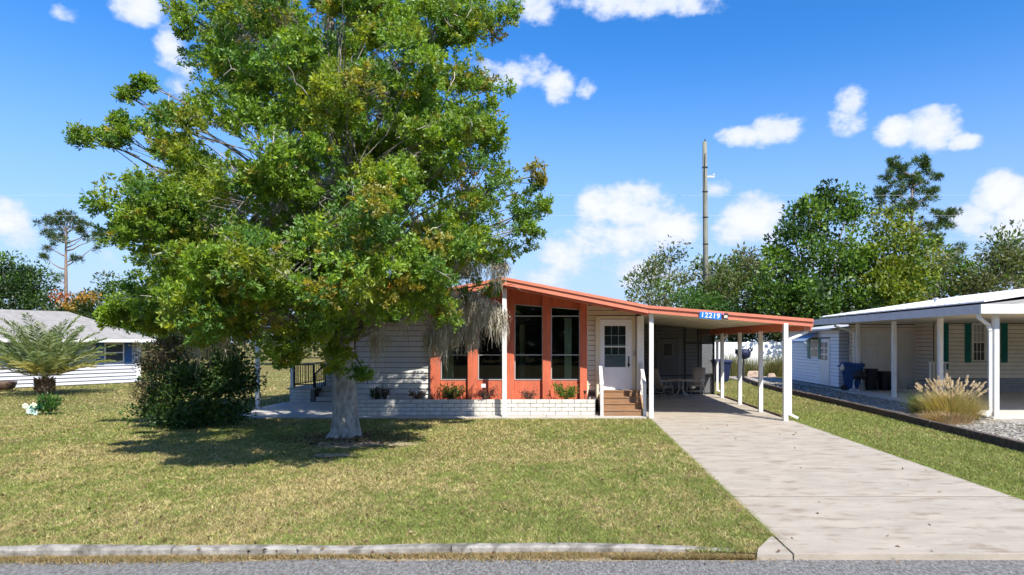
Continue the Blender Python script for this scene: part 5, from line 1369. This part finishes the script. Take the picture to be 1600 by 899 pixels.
def lawncol(X, Y, n):
    sc = np.clip(9 / Y, .35, 1.2)
    big = vnoise(X * .5 + 3, Y * .35, 1); mid = vnoise(X * 1.9, Y * 1.3, 2); fine = vnoise(X * 7, Y * 4.5, 6); tiny = vnoise(X * 17, Y * 10, 12)
    right = np.clip((X - 5.5) / 1.0, 0, 1)
    dead = np.clip(.5 + (big - .5) * .8 + (mid - .45) * .6 + (fine - .5) * .7 + (tiny - .5) * .5 - right * .34 - .11 - np.clip(X + 3, 0, 4) * .025, .03, .92)
    u = rng.random(n)
    c = np.where((u < dead)[:, None], tint(n, [(.43, .36, .15), (.35, .29, .11), (.27, .19, .10), (.50, .43, .22)], None, .25), tint(n, [(.185, .23, .052), (.14, .20, .04), (.255, .27, .075)], None, .2))
    return c * (.80 + .45 * vnoise(X * 12, Y * 8, 17) + .2 * vnoise(X * 4, Y * 3, 21))[:, None]
def skip(X, Y):
    m = (X > DX0 + .045) & (X < DX1 + .065) & (Y < 29.8)
    m |= (X > -9.62) & (X < 2.6) & (Y > 20.2) & (Y < 37); m |= (X > -10.55) & (X < -6) & (Y > 20.68) & (Y < 33)
    m |= (X > 9.5 + (Y - 13) * .02) & (X < 30) & (Y > 12.9) & (Y < 48)
    m |= (X > 2.03) & (X < DX0) & (Y < 7.42 + (X - 2.03) * 1.5)
    n_ = vnoise(X * 4, Y * 4, 3)
    for c, a, b in BARE: m |= rng.random(len(X)) < np.clip(1.35 - ((X - c.x) / a) ** 2 - ((Y - c.y) / b) ** 2 + (n_ - .5) * 1.6, 0, .86 if abs(c.x - OX) < 3.0 and c.y > 13 and c.x < -4 else .62)
    m |= Y < np.where(X > 1.3, 7.36, kerb_y(0) + .027 * np.clip(X, -9, 3) + .02)
    m |= ((X - OX) ** 2 + (Y - OY) ** 2 < .5)
    return m
def band(x0, x1, y0, y1, p=1.0):
    def f(n): return rng.uniform(x0, x1, n), y0 + (y1 - y0) * rng.random(n) ** p
    return f
def wedge(y0, y1, p):
    def f(n):
        Y = y0 + (y1 - y0) * rng.random(n) ** p; return rng.uniform(XX(-60, 1), XX(1660, 1), n) * Y, Y
    return f
grass('lawn_grass', 'short sunburnt lawn grass in front of the houses', [(330000, wedge(7.2, 13, 1.25)), (240000, wedge(13, 22, 1.1)), (150000, wedge(22, 52, 1.2)), (16000, lambda n: (DX0 - .02 + rng.normal(size=n) * .03 * (.4 + vnoise(np.arange(n) * .37, np.zeros(n), 2)), 7.9 + 12 * rng.random(n) ** 1.3)), (11000, lambda n: (DX1 + .13 + rng.normal(size=n) * .03, 8 + 12 * rng.random(n) ** 1.3))], .038, lawncol, skip)
# dry grass in the gutter between kerb and road
def drycol(X, Y, n): return tint(n, [(.40, .29, .13), (.32, .22, .10), (.22, .15, .07), (.16, .17, .05), (.46, .36, .2)], None, .2)
def gut(n):
    X = rng.uniform(-8.5, 2.25, n); k = vnoise(X * 1.3, X * 0, 4); ok = rng.random(n) < .25 + .75 * k
    Y = kerb_y(0) + .027 * X - .11 - np.abs(rng.normal(size=n)) * (.045 + .07 * k); return X[ok], Y[ok]
gg = grass('gutter_grass', 'dry tan grass growing in the gutter along the kerb', [(46000, gut), (9000, lambda n: (rng.uniform(.5, 2.02, n), 7.27 + .11 * rng.random(n))), (9000, lambda n: (1.35 + .95 * rng.random(n), 7.32 + .3 * rng.random(n))), (1, lambda n: (np.array([0.0]), np.array([7.35])))], .045, drycol)
gg.location.z = -.045
# stray fallen leaves on lawn, gutter and drive
N = 620; Yl = 7.1 + 12.5 * rng.random(N) ** 1.3; Xl = rng.uniform(-.84, .55, N) * Yl; ok = ~((Xl > -9.6) & (Yl > 20))
b = np.stack([Xl, Yl, np.where((Xl > DX0) & (Xl < DX1), .026, .035)], 1)[ok]; b[b[:, 1] < 7.25, 2] = -.04
kp = (b[:, 0] < DX0) | (rng.random(len(b)) < .25); b = b[kp]
tag(quads('fallen_leaves', leaves(b, rng.normal(size=(len(b), 3)) * np.array([1, 1, .2]), rng.uniform(.04, .075, len(b)), .035), FOL, None, tint(len(b), [(.22, .13, .07), (.15, .09, .05), (.33, .24, .12)])), 'stray brown leaves scattered over lawn and driveway', 'fallen leaves', kind='stuff')
